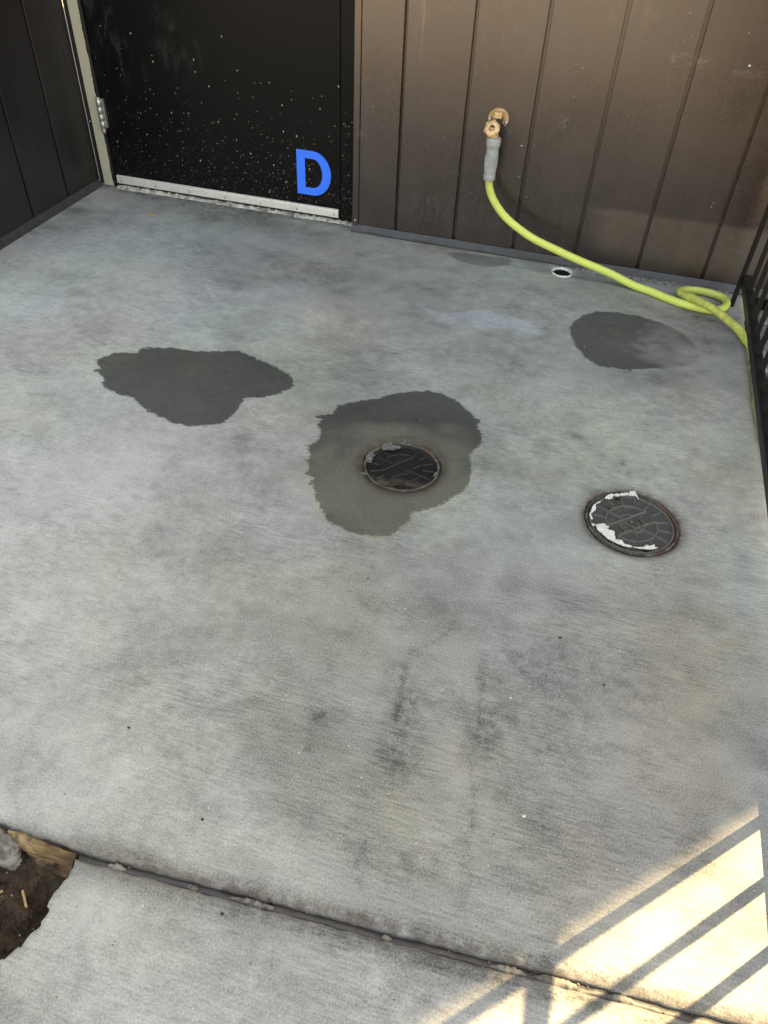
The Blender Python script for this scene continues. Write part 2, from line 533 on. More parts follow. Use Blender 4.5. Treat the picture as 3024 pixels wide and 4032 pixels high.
def mud_mat():
    M = Mat("muddy_rim")
    n = M.noise(80, 6, 0.75); n2 = M.noise(24, 4)
    c = M.mix(M.rng(n, 0.35, 0.65), (0.045, 0.043, 0.034), (0.125, 0.118, 0.088))
    c = M.mix(M.rng(n2, 0.54, 0.64), c, (0.085, 0.048, 0.034))
    M.set(color=c, rough=0.8, normal=M.bump(n, 0.8, 0.003))
    return M.m
MAT_MUD = mud_mat()
MAT_FLAKE = simple("white_paint_flake", (0.66, 0.66, 0.62), 0.6, var=0.16, nscale=160, bump=0.4)
MAT_FLAKE_WET = simple("grey_paint_flake", (0.125, 0.125, 0.125), 0.5, var=0.45, nscale=160, bump=0.5)

def soil_mat():
    M = Mat("damp_soil")
    n = M.noise(48, 7, 0.8); n2 = M.noise(170, 4, 0.7)
    c = M.mix(M.rng(n, 0.32, 0.70), (0.014, 0.0095, 0.0065), (0.080, 0.054, 0.036))
    c = M.mix(M.math('MULTIPLY', M.rng(n2, 0.66, 0.72), 0.6), c, (0.34, 0.28, 0.2))
    M.set(color=c, rough=0.92, spec=0.2, normal=M.bump(M.math('ADD', n, M.math('MULTIPLY', n2, 0.4)), 0.9, 0.006))
    return M.m
MAT_SOIL = soil_mat()
def wood_mat():
    M = Mat("rotten_timber")
    X, Y, Z = M.xyz()
    n = M.noise(1.0, 6, 0.7, vec=M.scale((26, 160, 220)))
    n2 = M.noise(38, 4)
    c = M.mix(M.rng(n, 0.35, 0.65), (0.055, 0.027, 0.011), (0.24, 0.145, 0.062))
    pale = M.math('MULTIPLY', M.rng(Z, -0.022, -0.008), M.rng(X, -0.550, -0.585))
    c = M.mix(M.math('MULTIPLY', pale, 0.8), c, M.mix(n, (0.24, 0.155, 0.075), (0.46, 0.33, 0.18)))
    rot = M.math('MULTIPLY', M.rng(X, -0.575, -0.520), M.rng(n2, 0.25, 0.65, 0.45, 1.0))
    c = M.mix(M.math('MULTIPLY', rot, 0.75), c, (0.075, 0.034, 0.015))
    c = M.mix(M.rng(n2, 0.48, 0.62, 0, 0.8), c, (0.050, 0.026, 0.014))
    M.set(color=c, rough=0.85, normal=M.bump(n, 0.7, 0.004))
    return M.m
MAT_WOOD = wood_mat()
MAT_STRAW = simple("dry_straw", (0.36, 0.24, 0.11), 0.7, var=0.35, nscale=150)
def sealant_mat():
    M = Mat("joint_sealant")
    n = M.noise(60, 5, 0.7); n2 = M.noise(24, 5, 0.7)
    c = M.mix(n, (0.030, 0.029, 0.030), (0.075, 0.073, 0.072))
    c = M.mix(M.rng(n2, 0.56, 0.70), c, M.mix(n, (0.05, 0.042, 0.034), (0.16, 0.14, 0.115)))
    M.set(color=c, rough=0.5, normal=M.bump(n2, 0.6, 0.003))
    return M.m
MAT_SEAL = sealant_mat()
MAT_DEBRIS = simple("dark_debris", (0.02, 0.018, 0.015), 0.8)
MAT_GRIT2 = simple("tan_soil_grit", (0.30, 0.24, 0.17), 0.9, var=0.5, nscale=90)
MAT_GRIT = simple("tan_joint_grit", (0.20, 0.175, 0.14), 0.9, var=0.5, nscale=90)
MAT_CHIP = simple("pale_grit_chip", (0.62, 0.60, 0.54), 0.8)

# ------------------------------------------------------------------ layout constants
COVER_A = (-0.2945, -1.1735, 0.0830)      # wet cover
COVER_B = (0.2195, -1.1940, 0.0938)      # dry cover with white paint
HOLE = (-0.062, -0.057, 0.030)
JOINT = lambda x: -2.1493 + 0.0646 * (x + 0.5038)
GAP = 0.0062

# ------------------------------------------------------------------ floor fields
WET_A = [(-1.167, -1.024), (-1.151, -0.992), (-1.141, -0.973), (-1.082, -0.955), (-1.091, -0.935), (-1.063, -0.92), (-1.02, -0.903), (-0.962, -0.899), (-0.899, -0.88), (-0.843, -0.855), (-0.789, -0.871), (-0.712, -0.896), (-0.672, -0.914), (-0.649, -0.938), (-0.638, -0.962), (-0.66, -1.005), (-0.691, -1.033), (-0.732, -1.054), (-0.731, -1.08), (-0.732, -1.119), (-0.736, -1.164), (-0.77, -1.188), (-0.816, -1.202), (-0.853, -1.203), (-0.884, -1.195), (-0.937, -1.176), (-0.964, -1.163), (-0.991, -1.144), (-1.027, -1.143), (-1.073, -1.133), (-1.094, -1.116), (-1.097, -1.097), (-1.131, -1.074), (-1.15, -1.07), (-1.131, -1.056), (-1.156, -1.039)]
WET_B = [(-0.508, -1.008), (-0.49, -0.988), (-0.459, -0.966), (-0.421, -0.944), (-0.39, -0.907), (-0.356, -0.889), (-0.31, -0.866), (-0.274, -0.868), (-0.232, -0.887), (-0.202, -0.908), (-0.18, -0.932), (-0.157, -0.954), (-0.161, -0.971), (-0.141, -1.005), (-0.138, -1.037), (-0.148, -1.065), (-0.155, -1.091), (-0.143, -1.12), (-0.139, -1.155), (-0.139, -1.194), (-0.142, -1.217), (-0.161, -1.245), (-0.178, -1.275), (-0.198, -1.294), (-0.228, -1.313), (-0.232, -1.338), (-0.244, -1.381), (-0.261, -1.405), (-0.291, -1.417), (-0.336, -1.417), (-0.378, -1.409), (-0.401, -1.392), (-0.424, -1.364), (-0.448, -1.331), (-0.46, -1.301), (-0.471, -1.313), (-0.464, -1.28), (-0.488, -1.276), (-0.487, -1.248), (-0.513, -1.225), (-0.496, -1.224), (-0.522, -1.176), (-0.505, -1.16), (-0.509, -1.127), (-0.527, -1.087), (-0.524, -1.071), (-0.549, -1.066), (-0.505, -1.038)]
WET_C = [(0.002, -0.417), (0.008, -0.372), (0.034, -0.32), (0.066, -0.286), (0.12, -0.267), (0.189, -0.267), (0.258, -0.286), (0.318, -0.321), (0.351, -0.378), (0.37, -0.431), (0.357, -0.487), (0.313, -0.522), (0.252, -0.55), (0.179, -0.587), (0.104, -0.592), (0.064, -0.569), (0.026, -0.505), (0.011, -0.456)]
WET_D = [(-0.449, -0.057), (-0.418, -0.034), (-0.347, -0.027), (-0.276, -0.021), (-0.231, -0.025), (-0.233, -0.068), (-0.28, -0.1), (-0.339, -0.109), (-0.395, -0.1)]
PALE = [(-0.468, -0.415), (-0.422, -0.421), (-0.375, -0.471), (-0.315, -0.456), (-0.267, -0.413), (-0.214, -0.396), (-0.17, -0.409), (-0.111, -0.431), (-0.053, -0.459), (-0.063, -0.486), (-0.101, -0.497), (-0.157, -0.484), (-0.211, -0.489), (-0.279, -0.493), (-0.33, -0.512), (-0.376, -0.494)]
BLOBS = [(0.26, -1.62, 0.30, 0.34, -0.12), (0.0, -1.95, 0.35, 0.22, -0.07), (-1.50, -0.50, 0.32, 0.40, 0.17), (-0.11, -1.78, 0.035, 0.36, -0.10), (0.02, -1.87, 0.022, 0.26, -0.10), (-0.26, -1.80, 0.05, 0.30, -0.09), (0.13, -1.80, 0.05, 0.30, -0.06), (0.06, -1.70, 0.34, 0.30, -0.12), (-0.949, -1.478, 0.30, 0.60, 0.26), (-1.35, -1.15, 0.40, 0.55, 0.16), (0.33, -0.98, 0.25, 0.40, 0.14), (-0.60, -1.95, 0.25, 0.3, 0.10), (-0.1, -2.35, 0.5, 0.2, 0.06), (-0.532, -2.056, 0.171, 0.113, 0.18), (-1.605, -0.693, 0.203, 0.252, 0.12), (-0.71, -1.516, 0.187, 0.208, 0.12), (-0.788, -1.796, 0.098, 0.133, 0.1), (-0.41, -2.302, 0.113, 0.062, 0.1), (-0.381, -2.023, 0.082, 0.044, 0.1), (-0.884, -0.274, 0.329, 0.238, -0.25), (-0.466, -0.385, 0.213, 0.178, -0.12), (-1.407, 0.012, 0.198, 0.109, -0.2), (-0.616, -1.851, 0.047, 0.049, -0.25), (-0.432, -1.873, 0.06, 0.035, -0.15), (-0.253, -1.833, 0.053, 0.104, -0.2), (-0.136, -1.71, 0.032, 0.105, -0.2), (-0.107, -1.873, 0.044, 0.087, -0.22), (-0.119, -2.027, 0.079, 0.039, -0.18), (-0.035, -2.034, 0.052, 0.038, -0.22), (0.109, -1.62, 0.164, 0.099, -0.1), (0.329, -1.379, 0.091, 0.073, -0.1), (0.188, -2.01, 0.026, 0.015, -0.3), (-0.274, -1.703, 0.098, 0.06, -0.1), (0.268, -0.58, 0.231, 0.071, -0.2), (0.392, -0.356, 0.083, 0.109, -0.2), (-0.486, -1.537, 0.136, 0.189, -0.08), (-0.595, -2.045, 0.028, 0.024, -0.25), (-0.56, -1.985, 0.043, 0.033, -0.12), (-0.11, -2.173, 0.024, 0.027, -0.12), (-0.246, -2.214, 0.018, 0.027, -0.22), (-0.266, -1.624, 0.051, 0.087, -0.1), (-1.747, -0.365, 0.048, 0.035, -0.25), (-1.757, -0.199, 0.047, 0.034, -0.35), (-1.491, -0.648, 0.068, 0.05, -0.2), (-1.549, -0.772, 0.079, 0.024, -0.25), (-1.394, -0.738, 0.033, 0.023, -0.2), (-0.555, -0.968, 0.093, 0.102, -0.14), (-0.488, -0.83, 0.098, 0.089, -0.12), (0.08, -0.93, 0.025, 0.015, -0.45), (0.193, -0.998, 0.008, 0.012, -0.4), (0.35, -0.898, 0.014, 0.015, -0.3), (0.206, -1.037, 0.005, 0.017, -0.3), (-0.066, -1.581, 0.051, 0.027, -0.15), (-0.246, -1.571, 0.044, 0.028, -0.2), (-0.014, -1.67, 0.012, 0.048, -0.2), (0.142, -0.088, 0.121, 0.066, -0.25), (0.354, -0.198, 0.145, 0.076, -0.2), (-0.339, -1.879, 0.045, 0.051, -0.1), (-0.635, -1.723, 0.05, 0.045, -0.1), (-0.712, -1.411, 0.098, 0.06, -0.1), (-0.516, -1.262, 0.062, 0.064, -0.1), (-0.246, -1.344, 0.02, 0.014, -0.3), (0.283, 0.035, 0.188, 0.053, -0.3), (-1.232, -0.052, 0.323, 0.061, -0.3), (-1.634, 0.014, 0.1, 0.054, -0.3)]  # wide pale blobs on the left put the stronger skylight into the colour
CRACKS = [[(-0.002, -1.686), (0.003, -1.742), (0.006, -1.812), (0.005, -1.87), (0.02, -1.912), (0.026, -1.975), (0.042, -2.017), (0.039, -2.056)], [(-0.075, -1.538), (-0.096, -1.602), (-0.143, -1.671), (-0.136, -1.739), (-0.132, -1.812)], [(-0.275, -1.568), (-0.228, -1.6), (-0.221, -1.654)], [(-0.252, -1.833), (-0.272, -1.857), (-0.25, -1.902)], [(-0.114, -1.998), (-0.117, -2.054), (-0.097, -2.073)]]

def floor_attrs(X, Y):
    jx = (fbm(X * 16, Y * 16, 5, 3) - 0.5) * 0.09
    jy = (fbm(X * 16, Y * 16, 5, 9) - 0.5) * 0.09
    tone = np.zeros_like(X)
    for cx, cy, rx, ry, a in BLOBS:
        if a < -0.07 and rx < 0.11 and cy < -1.5: a *= 0.6
        k = 0.35 if rx > 0.03 else 0.1
        q = ((X + jx * k * 2 - cx) / rx) ** 2 + ((Y + jy * k * 2 - cy) / ry) ** 2
        tone += a * np.exp(-q)
    for c in CRACKS:
        d = line_dist(X + jx * 0.35, Y + jy * 0.35, c)
        tone += (-0.17 * np.exp(-(d / 0.0042) ** 2) - 0.04 * np.exp(-(d / 0.018) ** 2)) * np.clip(fbm(X * 30, Y * 30, 3, 50) * 2.2 - 0.5, 0, 1.3)
    wet = np.zeros_like(X); amt = np.ones_like(X)
    for i, P in enumerate((WET_A, WET_B, WET_C, WET_D)):
        s = poly_sdf(X, Y, P)
        wv = np.clip(0.05 + s, 0, 0.1)
        if i == 2:
            f = np.clip((0.40 - X + (fbm(X * 14, Y * 22, 4, 5) - 0.5) * 0.20) / 0.20, 0.0, 1)
            amt = np.where(s > -0.05, 0.04 + 0.88 * f, amt)
        if i == 3:
            amt = np.where(s > -0.05, 0.55, amt)
        wet = np.maximum(wet, wv)
    # dark smear that trails from the right patch towards the fence
    p = poly_sdf(X + jx, Y + jy, PALE)
    tone += 0.20 * np.clip(0.5 + p / 0.02, 0, 1)
    cool = np.clip(0.5 + p / 0.03, 0, 1) * 0.7
    cool += 0.55 * np.exp(-(((X + 1.45) / 0.5) ** 2 + ((Y + 0.6) / 0.55) ** 2))  # bluish skylight on the far left, painted into the floor colour
    olive = np.zeros_like(X)
    ca = np.hypot((X - COVER_A[0]) / 1.0, (Y - COVER_A[1] + 0.07) / 1.05)
    o = np.clip((0.235 - ca + (fbm(X * 14, Y * 14, 4, 21) - 0.5) * 0.16) / 0.07, 0, 1)
    o = o * np.clip(1 + poly_sdf(X, Y, WET_B) / 0.02, 0.15, 1)
    olive = np.maximum(olive, o)
    amt = np.where(poly_sdf(X, Y, WET_B) > -0.06, 1.0 - 0.12 * o, amt)
    for cx, cy, r, a in ((-0.30, -1.85, 0.18, 0.6), (-0.62, -1.75, 0.2, 0.5), (-0.15, -1.98, 0.12, 0.4), (0.41, -0.95, 0.10, 0.5), (0.38, -1.55, 0.16, 0.4), (-0.45, -2.05, 0.2, 0.5)):
        olive = np.maximum(olive, a * np.exp(-(((X - cx) / r) ** 2 + ((Y - cy) / (r * 1.6)) ** 2)) * np.clip(fbm(X * 9, Y * 9, 4, 8) * 2 - 0.4, 0, 1))
    rust = np.zeros_like(X)
    for (cx, cy, r), a in ((COVER_A, 0.75), (COVER_B, 0.9)):
        d = np.hypot(X - cx, Y - cy) - r - (0.010 if a < 0.8 else 0.002)
        ang = np.arctan2(Y - cy, X - cx)
        rust += a * np.exp(-(np.maximum(d, 0) / (0.007 + 0.012 * fbm(ang * 3 + 10, ang * 0 + cx, 3, 4))) ** 2)
        tone += -0.30 * np.exp(-(np.maximum(d, 0) / 0.016) ** 2)
    # pale splatter of mortar round the pipe hole
    d = np.hypot(X - HOLE[0], Y - HOLE[1])
    tone += 0.30 * np.exp(-((d - 0.035) / 0.02) ** 2) * (fbm(X * 40, Y * 40, 3, 6) > 0.45)
    # stain along the joint, plus painted shading on the lower slab's tooled edge
    jd = Y - JOINT(X)
    rust += 0.75 * np.exp(-((jd - 0.008) / 0.0075) ** 2) * (0.55 + 0.45 * np.clip((0.25 - X) / 0.3, 0, 1))
    tone += -0.30 * np.exp(-((jd - 0.016) / 0.010) ** 2) - 0.36 * np.exp(-((jd + 0.018) / 0.016) ** 2)
    # darker along the foot of the walls and the fence line
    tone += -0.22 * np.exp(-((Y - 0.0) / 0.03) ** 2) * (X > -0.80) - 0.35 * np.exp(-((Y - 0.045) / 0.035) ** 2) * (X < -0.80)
    tone += -0.08 * np.exp(-((X - 0.48) / 0.04) ** 2)
    mottle = (fbm(X * 1.7, Y * 1.7, 3, 40) - 0.5) * 0.16 + (fbm(X * 7 + 3, Y * 9, 5, 41) - 0.5) * 0.31 + (fbm(X * 24, Y * 34, 5, 42) - 0.5) * 0.22
    ss = lambda v, a, b: np.clip((v - a) / (b - a), 0, 1)
    green = ss(fbm(X * 2.3 + 4, Y * 2.3, 3, 43), 0.40, 0.60) * (0.25 + 0.65 * ss(Y, -1.5, -1.0))
    buff = 0.55 * ss(fbm(X * 3.1, Y * 3.1 + 2, 4, 44), 0.50, 0.66)
    tone = tone - 0.07 * ss(fbm(X * 6 + 1, Y * 8, 5, 61), 0.52, 0.72) - 0.10 * ss(fbm(X * 18 + 1, Y * 24, 5, 62), 0.54, 0.74)
    mottle = mottle + 0.78 * np.maximum(tone, 0); tone = np.minimum(tone, 0)
    brm = 0.22 + 0.62 * ss(fbm(X * 4.5, Y * 6 + 9, 4, 47), 0.34, 0.68)
    return dict(brm=brm, mottle=mottle, green=green, buff=buff, wet=wet, wetamt=amt, tone=tone, rust=np.clip(rust, 0, 1), olive=np.clip(olive, 0, 1), cool=np.clip(cool, 0, 1))

def slab(name, x0, x1, y0, y1, h, F, zbase=0.0, depth=0.11, roll=0.016, drop=0.007):
    """sheet of concrete cut to the field F(x, y) > 0, edges snapped, rolled and closed downwards"""
    nx, ny = int(round((x1 - x0) / h)) + 1, int(round((y1 - y0) / h)) + 1
    X, Y = np.meshgrid(np.linspace(x0, x1, nx), np.linspace(y0, y1, ny))
    X, Y = X.ravel(), Y.ravel()
    for _ in range(2):
        f = F(X, Y); e = 1e-4
        gx = (F(X + e, Y) - F(X - e, Y)) / (2 * e); gy = (F(X, Y + e) - F(X, Y - e)) / (2 * e)
        g2 = np.maximum(gx * gx + gy * gy, 0.2)
        m = np.abs(f) < 0.56 * h
        X = np.where(m, X - f * gx / g2, X); Y = np.where(m, Y - f * gy / g2, Y)
    f = F(X, Y)
    idx = np.arange(nx * ny).reshape(ny, nx)
    Q = np.stack([idx[:-1, :-1], idx[:-1, 1:], idx[1:, 1:], idx[1:, :-1]], -1).reshape(-1, 4)
    keep = (f[Q] > -0.22 * h).all(1)
    Q = Q[keep]
    used = np.unique(Q)
    re = -np.ones(nx * ny, int); re[used] = np.arange(len(used))
    Q = re[Q]; X, Y, f = X[used], Y[used], f[used]
    t = np.clip(1 - np.maximum(f, 0) / roll, 0, 1)
    Z = zbase - drop * t * t + (fbm(X * 5, Y * 5, 3, 2) - 0.5) * 0.0016
    ed = np.concatenate([Q[:, [0, 1]], Q[:, [1, 2]], Q[:, [2, 3]], Q[:, [3, 0]]])
    key = np.sort(ed, 1); key = key[:, 0].astype(np.int64) * (len(X) + 1) + key[:, 1]
    _, inv, cnt = np.unique(key, return_inverse=True, return_counts=True)
    bd = ed[cnt[inv] == 1]
    bv = np.unique(bd)
    low = -np.ones(len(X), int); low[bv] = len(X) + np.arange(len(bv))
    XX = np.concatenate([X, X[bv]]); YY = np.concatenate([Y, Y[bv]])
    ZZ = np.concatenate([Z, np.full(len(bv), zbase - depth)])
    side = np.stack([bd[:, 1], bd[:, 0], low[bd[:, 0]], low[bd[:, 1]]], -1)
    faces = np.concatenate([Q, side])
    me = bpy.data.meshes.new(name)
    me.vertices.add(len(XX)); me.vertices.foreach_set('co', np.stack([XX, YY, ZZ], 1).astype(np.float32).ravel())
    me.loops.add(faces.size); me.loops.foreach_set('vertex_index', faces.astype(np.int32).ravel())
    me.polygons.add(len(faces)); me.polygons.foreach_set('loop_start', np.arange(0, faces.size, 4, dtype=np.int32))
    me.update(calc_edges=True); me.validate()
    me.shade_smooth()
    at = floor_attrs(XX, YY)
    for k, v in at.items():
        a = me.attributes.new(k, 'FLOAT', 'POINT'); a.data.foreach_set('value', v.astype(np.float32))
    me.materials.append(MAT_CONC)
    return link(bpy.data.objects.new(name, me))

def F_patio(x, y):
    f = y - JOINT(x) - GAP - (fbm(x * 60, y * 0 + 3, 3, 1) - 0.5) * 0.004
    for cx, cy, r in (COVER_A, COVER_B):
        f = np.minimum(f, np.hypot(x - cx, y - cy) - r - 0.004)
    f = np.minimum(f, np.hypot(x - HOLE[0], y - HOLE[1]) - HOLE[2])
    edge = 0.505 + (fbm(y * 22, y * 0, 4, 5) - 0.5) * 0.016
    f = np.minimum(f, edge - x)
    # broken corner over the planting pit
    f = np.minimum(f, np.maximum(y + 2.1445 - (fbm(x * 40, y * 0, 3, 12) - 0.5) * 0.012, x + 0.515))
    return f

patio = tag(slab("patio_floor", -1.95, 0.53, -2.17, 0.13, 0.006, F_patio), kind='structure')

def F_walk(x, y):
    f = JOINT(x) - GAP - y + (fbm(x * 60, y * 0 + 7, 3, 4) - 0.5) * 0.004
    f = np.minimum(f, 0.505 + (fbm(y * 22, y * 0, 4, 5) - 0.5) * 0.012 - x)
    left = -0.502 + (fbm(y * 42, y * 0, 5, 15) - 0.5) * 0.030 - 0.014 * np.clip((-2.27 - y) / 0.02, 0, 1)
    f = np.minimum(f, x - left)
    return f
walk = tag(slab("walkway", -0.56, 0.53, -2.80, -2.07, 0.006, F_walk), kind='structure')

def sheet(name, rects, z, mat, kind='structure', thick=0.10):
    bm = bmesh.new()
    for x0, x1, y0, y1 in rects:
        bm_box(bm, (x0, y0, z - thick), (x1, y1, z))
    return tag(from_bm(name, bm, mat), kind=kind)
sheet("pavement", [(-12, 0.505, -14, -2.808), (-12, -1.30, -2.804, -2.16), (-12, -1.958, -2.156, -0.78)], -0.002, MAT_CONC)

def ground_mat():
    M = Mat("distant_ground")
    n = M.noise(0.5, 6, 0.6)
    M.set(color=M.mix(n, (0.20, 0.185, 0.16), (0.32, 0.30, 0.27)), rough=0.9)
    return M.m
sheet("ground", [(-150, 150, -150, 150)], -0.16, ground_mat(), thick=0.3)

# joint sealant bead
pts = []
for i in range(150):
    x = -0.50 + 1.0 * i / 149
    pts.append(Vector((x, JOINT(x) + 0.0012 * math.sin(x * 31) - 0.001, -0.0165 + 0.0010 * math.sin(x * 57 + 1) + 0.0008 * math.sin(x * 143))))
V, Fc = sweep(pts, lambda t, a: 0.0066 * (1 + 0.10 * math.sin(t * 190 + a * 2) + 0.08 * math.sin(t * 67)), 10)
V = [Vector((v.x, v.y, -0.0165 + (v.z + 0.0165) * 0.7)) for v in V]
seal = new_mesh("joint_sealant", V, Fc, MAT_SEAL, patio, smooth=True)
# crumbs of grit caught in the joint
def crumbs(name, spots, mat, parent=None, seed=3):
    rnd = random.Random(seed)
    bm = bmesh.new()
    for x, y, z, s in spots:
        r = bmesh.ops.create_icosphere(bm, subdivisions=1, radius=s)
        for v in r['verts']:
            v.co = Vector((x, y, z)) + Vector((v.co.x * rnd.uniform(.7, 1.5), v.co.y * rnd.uniform(.6, 1.2), v.co.z * rnd.uniform(.4, .9)))
    return from_bm(name, bm, mat, parent)
rnd = random.Random(5)
sp = []
for cx, n, w_ in ((-0.40, 3, 0.02), (-0.24, 7, 0.03), (-0.17, 3, 0.02), (0.04, 4, 0.03), (0.115, 12, 0.03), (0.165, 16, 0.03), (0.24, 8, 0.03), (0.30, 5, 0.04)):
    for _ in range(n):
        x = rnd.gauss(cx, w_)
        sp.append((x, JOINT(x) + rnd.uniform(-0.006, 0.005), -0.0100 + rnd.uniform(-0.002, 0.001), rnd.uniform(0.0005, 0.0013)))
tag(crumbs("joint_grit", sp, MAT_GRIT), "crumbs of grit caught in the joint between the slabs", "grit", kind='stuff')

# ------------------------------------------------------------------ planting pit: soil, timber, rubble, straw
nx, ny = 150, 130
gx, gy = np.meshgrid(np.linspace(-1.36, -0.47, nx), np.linspace(-2.82, -2.12, ny))
gz = -0.060 + (fbm(gx * 26, gy * 26, 5, 31) - 0.5) * 0.036 + 0.030 * np.exp(-((gy + 2.165) / 0.02) ** 2)
idx = np.arange(nx * ny).reshape(ny, nx)
Q = np.stack([idx[:-1, :-1], idx[:-1, 1:], idx[1:, 1:], idx[1:, :-1]], -1).reshape(-1, 4)
tag(new_mesh("soil_bed", np.stack([gx, gy, gz], -1).reshape(-1, 3), Q, MAT_SOIL, smooth=True), kind='structure')

def lump(name, center, size, mat, seed, sub=4, rough=0.35, freq=3.0):
    from mathutils import noise
    bm = bmesh.new()
    bmesh.ops.create_icosphere(bm, subdivisions=sub, radius=1.0)
    for v in bm.verts:
        n = noise.fractal(v.co * freq * 0.5 + Vector((seed, 0, 0)), 0.8, 2.0, 5)
        # squarish body
        c = v.co.copy()
        m = max(abs(c.x), abs(c.y), abs(c.z))
        c = c.lerp(c / m, 0.55) * (1 + rough * n)
        v.co = Vector(center) + Vector((c.x * size[0], c.y * size[1], c.z * size[2]))
    return from_bm(name, bm, mat, smooth=True)

def chunk(name, rings, mat, amp, freq, stretch=(1, 1, 1), seed=0.0):
    """solid lofted through closed rings of points, subdivided and roughened"""
    from mathutils import noise
    bm = bmesh.new()
    R_ = [[bm.verts.new(p) for p in r] for r in rings]
    n = len(rings[0])
    for a, b in zip(R_[:-1], R_[1:]):
        for i in range(n):
            bm.faces.new((a[i], a[(i + 1) % n], b[(i + 1) % n], b[i]))
    bm.faces.new(R_[0][::-1]); bm.faces.new(R_[-1])
    bmesh.ops.recalc_face_normals(bm, faces=bm.faces)
    bmesh.ops.triangulate(bm, faces=bm.faces)
    for _ in range(3):
        bmesh.ops.subdivide_edges(bm, edges=[e for e in bm.edges if e.calc_length() > 0.004], cuts=1, use_grid_fill=True)
    bmesh.ops.triangulate(bm, faces=bm.faces)
    bm.normal_update()
    st = Vector(stretch)
    mv = []
    for v in bm.verts:
        p = Vector((v.co.x * st.x, v.co.y * st.y, v.co.z * st.z)) * freq + Vector((seed, seed * 2, 0))
        mv.append(v.normal * (amp * noise.fractal(p, 0.7, 2.0, 5)))
    for v, m_ in zip(bm.verts, mv):
        v.co += m_
    return from_bm(name, bm, mat)

# splintered end of a buried form board against the broken slab edge
rings = []
for u in np.linspace(0, 1, 9):
    k = min(1.0, 0.12 + u * 1.9)
    x = -0.612 + 0.110 * u
    top = -0.002 - 0.004 * u
    rings.append([(x, -2.1465, top), (x, -2.1465 - 0.010 * k, top - 0.004 * k), (x, -2.1465 - 0.024 * k, top - 0.022 * k), (x, -2.1465 - 0.028 * k, top - 0.060), (x, -2.1465, top - 0.060)])
tag(chunk("timber_board", rings, MAT_WOOD, 0.0040, 60, (0.25, 1, 1), 3.0), "splintered orange-brown timber end in the broken slab edge above the soil", "timber")
base = [(-0.72, -2.149), (-0.616, -2.149), (-0.594, -2.158), (-0.578, -2.172), (-0.592, -2.183), (-0.640, -2.188), (-0.72, -2.186)]
rings = [[(x, y, z) for x, y in [(-0.65 + (px + 0.65) * k, -2.168 + (py + 2.168) * k) for px, py in base]] for z, k in ((-0.07, 0.98), (-0.030, 1.03), (-0.010, 1.0), (-0.004, 0.90))]
tag(chunk("concrete_rubble", rings, MAT_RUBBLE, 0.0055, 55, (1, 1, 1), 7.0), "cracked grey lump of concrete left of the splintered timber", "rubble")

def sliver(name, a, b, w_, mat, label, cat, th=0.003):
    a, b = Vector(a), Vector(b)
    d = (b - a); L = d.length; d.normalize()
    s = d.cross(Vector((0, 0, 1))).normalized()
    V = []
    for t, ww in ((0, 0.5), (0.1, 1.0), (0.55, 0.9), (0.92, 1.0), (1, 0.6)):
        c = a + d * (L * t)
        for k in (-1, 1):
            V.append(c + s * (k * w_ * ww / 2)); V.append(c + s * (k * w_ * ww / 2) + Vector((0, 0, th)))
    F = []
    for i in range(4):
        o = i * 4
        F += [(o, o + 4, o + 5, o + 1), (o + 2, o + 3, o + 7, o + 6), (o + 1, o + 5, o + 7, o + 3), (o, o + 2, o + 6, o + 4)]
    F += [(0, 1, 3, 2), (16, 18, 19, 17)]
    return tag(new_mesh(name, V, F, mat), label, cat)
sliver("straw", (-0.5643, -2.2019, -0.050), (-0.5447, -2.2204, -0.050), 0.0032, MAT_STRAW, "pale tan straw stalk lying on the dark soil", "straw")
sliver("straw", (-0.600, -2.2195, -0.050), (-0.5897, -2.2109, -0.050), 0.0026, MAT_STRAW, "short stub of straw at the left edge of the soil", "straw")
sliver("straw", (-0.5325, -2.1742, -0.047), (-0.5313, -2.163, -0.040), 0.002, MAT_WOOD, "thin brown stalk on the soil below the timber end", "straw")
sliver("wood_sliver", (-1.512, -0.145, 0.001), (-1.480, -0.128, 0.001), 0.007, MAT_STRAW, "small orange wood sliver on the floor near the door corner", "sliver")
sp = []
for _ in range(700):
    x_, y_ = rnd.uniform(-0.66, -0.49), rnd.uniform(-2.33, -2.165)
    j_ = int(np.clip(round((x_ + 1.36) / 0.89 * (nx - 1)), 0, nx - 1)); i_ = int(np.clip(round((y_ + 2.82) / 0.70 * (ny - 1)), 0, ny - 1))
    sp.append((x_, y_, float(gz[i_, j_]) + 0.0005, rnd.uniform(0.0010, 0.0042) * rnd.uniform(0.5, 1.0)))
tag(crumbs("soil_clods", sp, MAT_SOIL, seed=31), "loose crumbs of dark soil in the broken corner", "soil", kind='stuff')
sp = [(-0.50 - rnd.random() * 0.14, -2.18 - rnd.random() * 0.12, -0.050 + rnd.uniform(-.002, .004), rnd.uniform(0.0006, 0.0016)) for _ in range(26)]
tag(crumbs("soil_grit", sp, MAT_GRIT2, seed=9), "pale grit and crumbs scattered on the dark soil", "grit", kind='stuff')

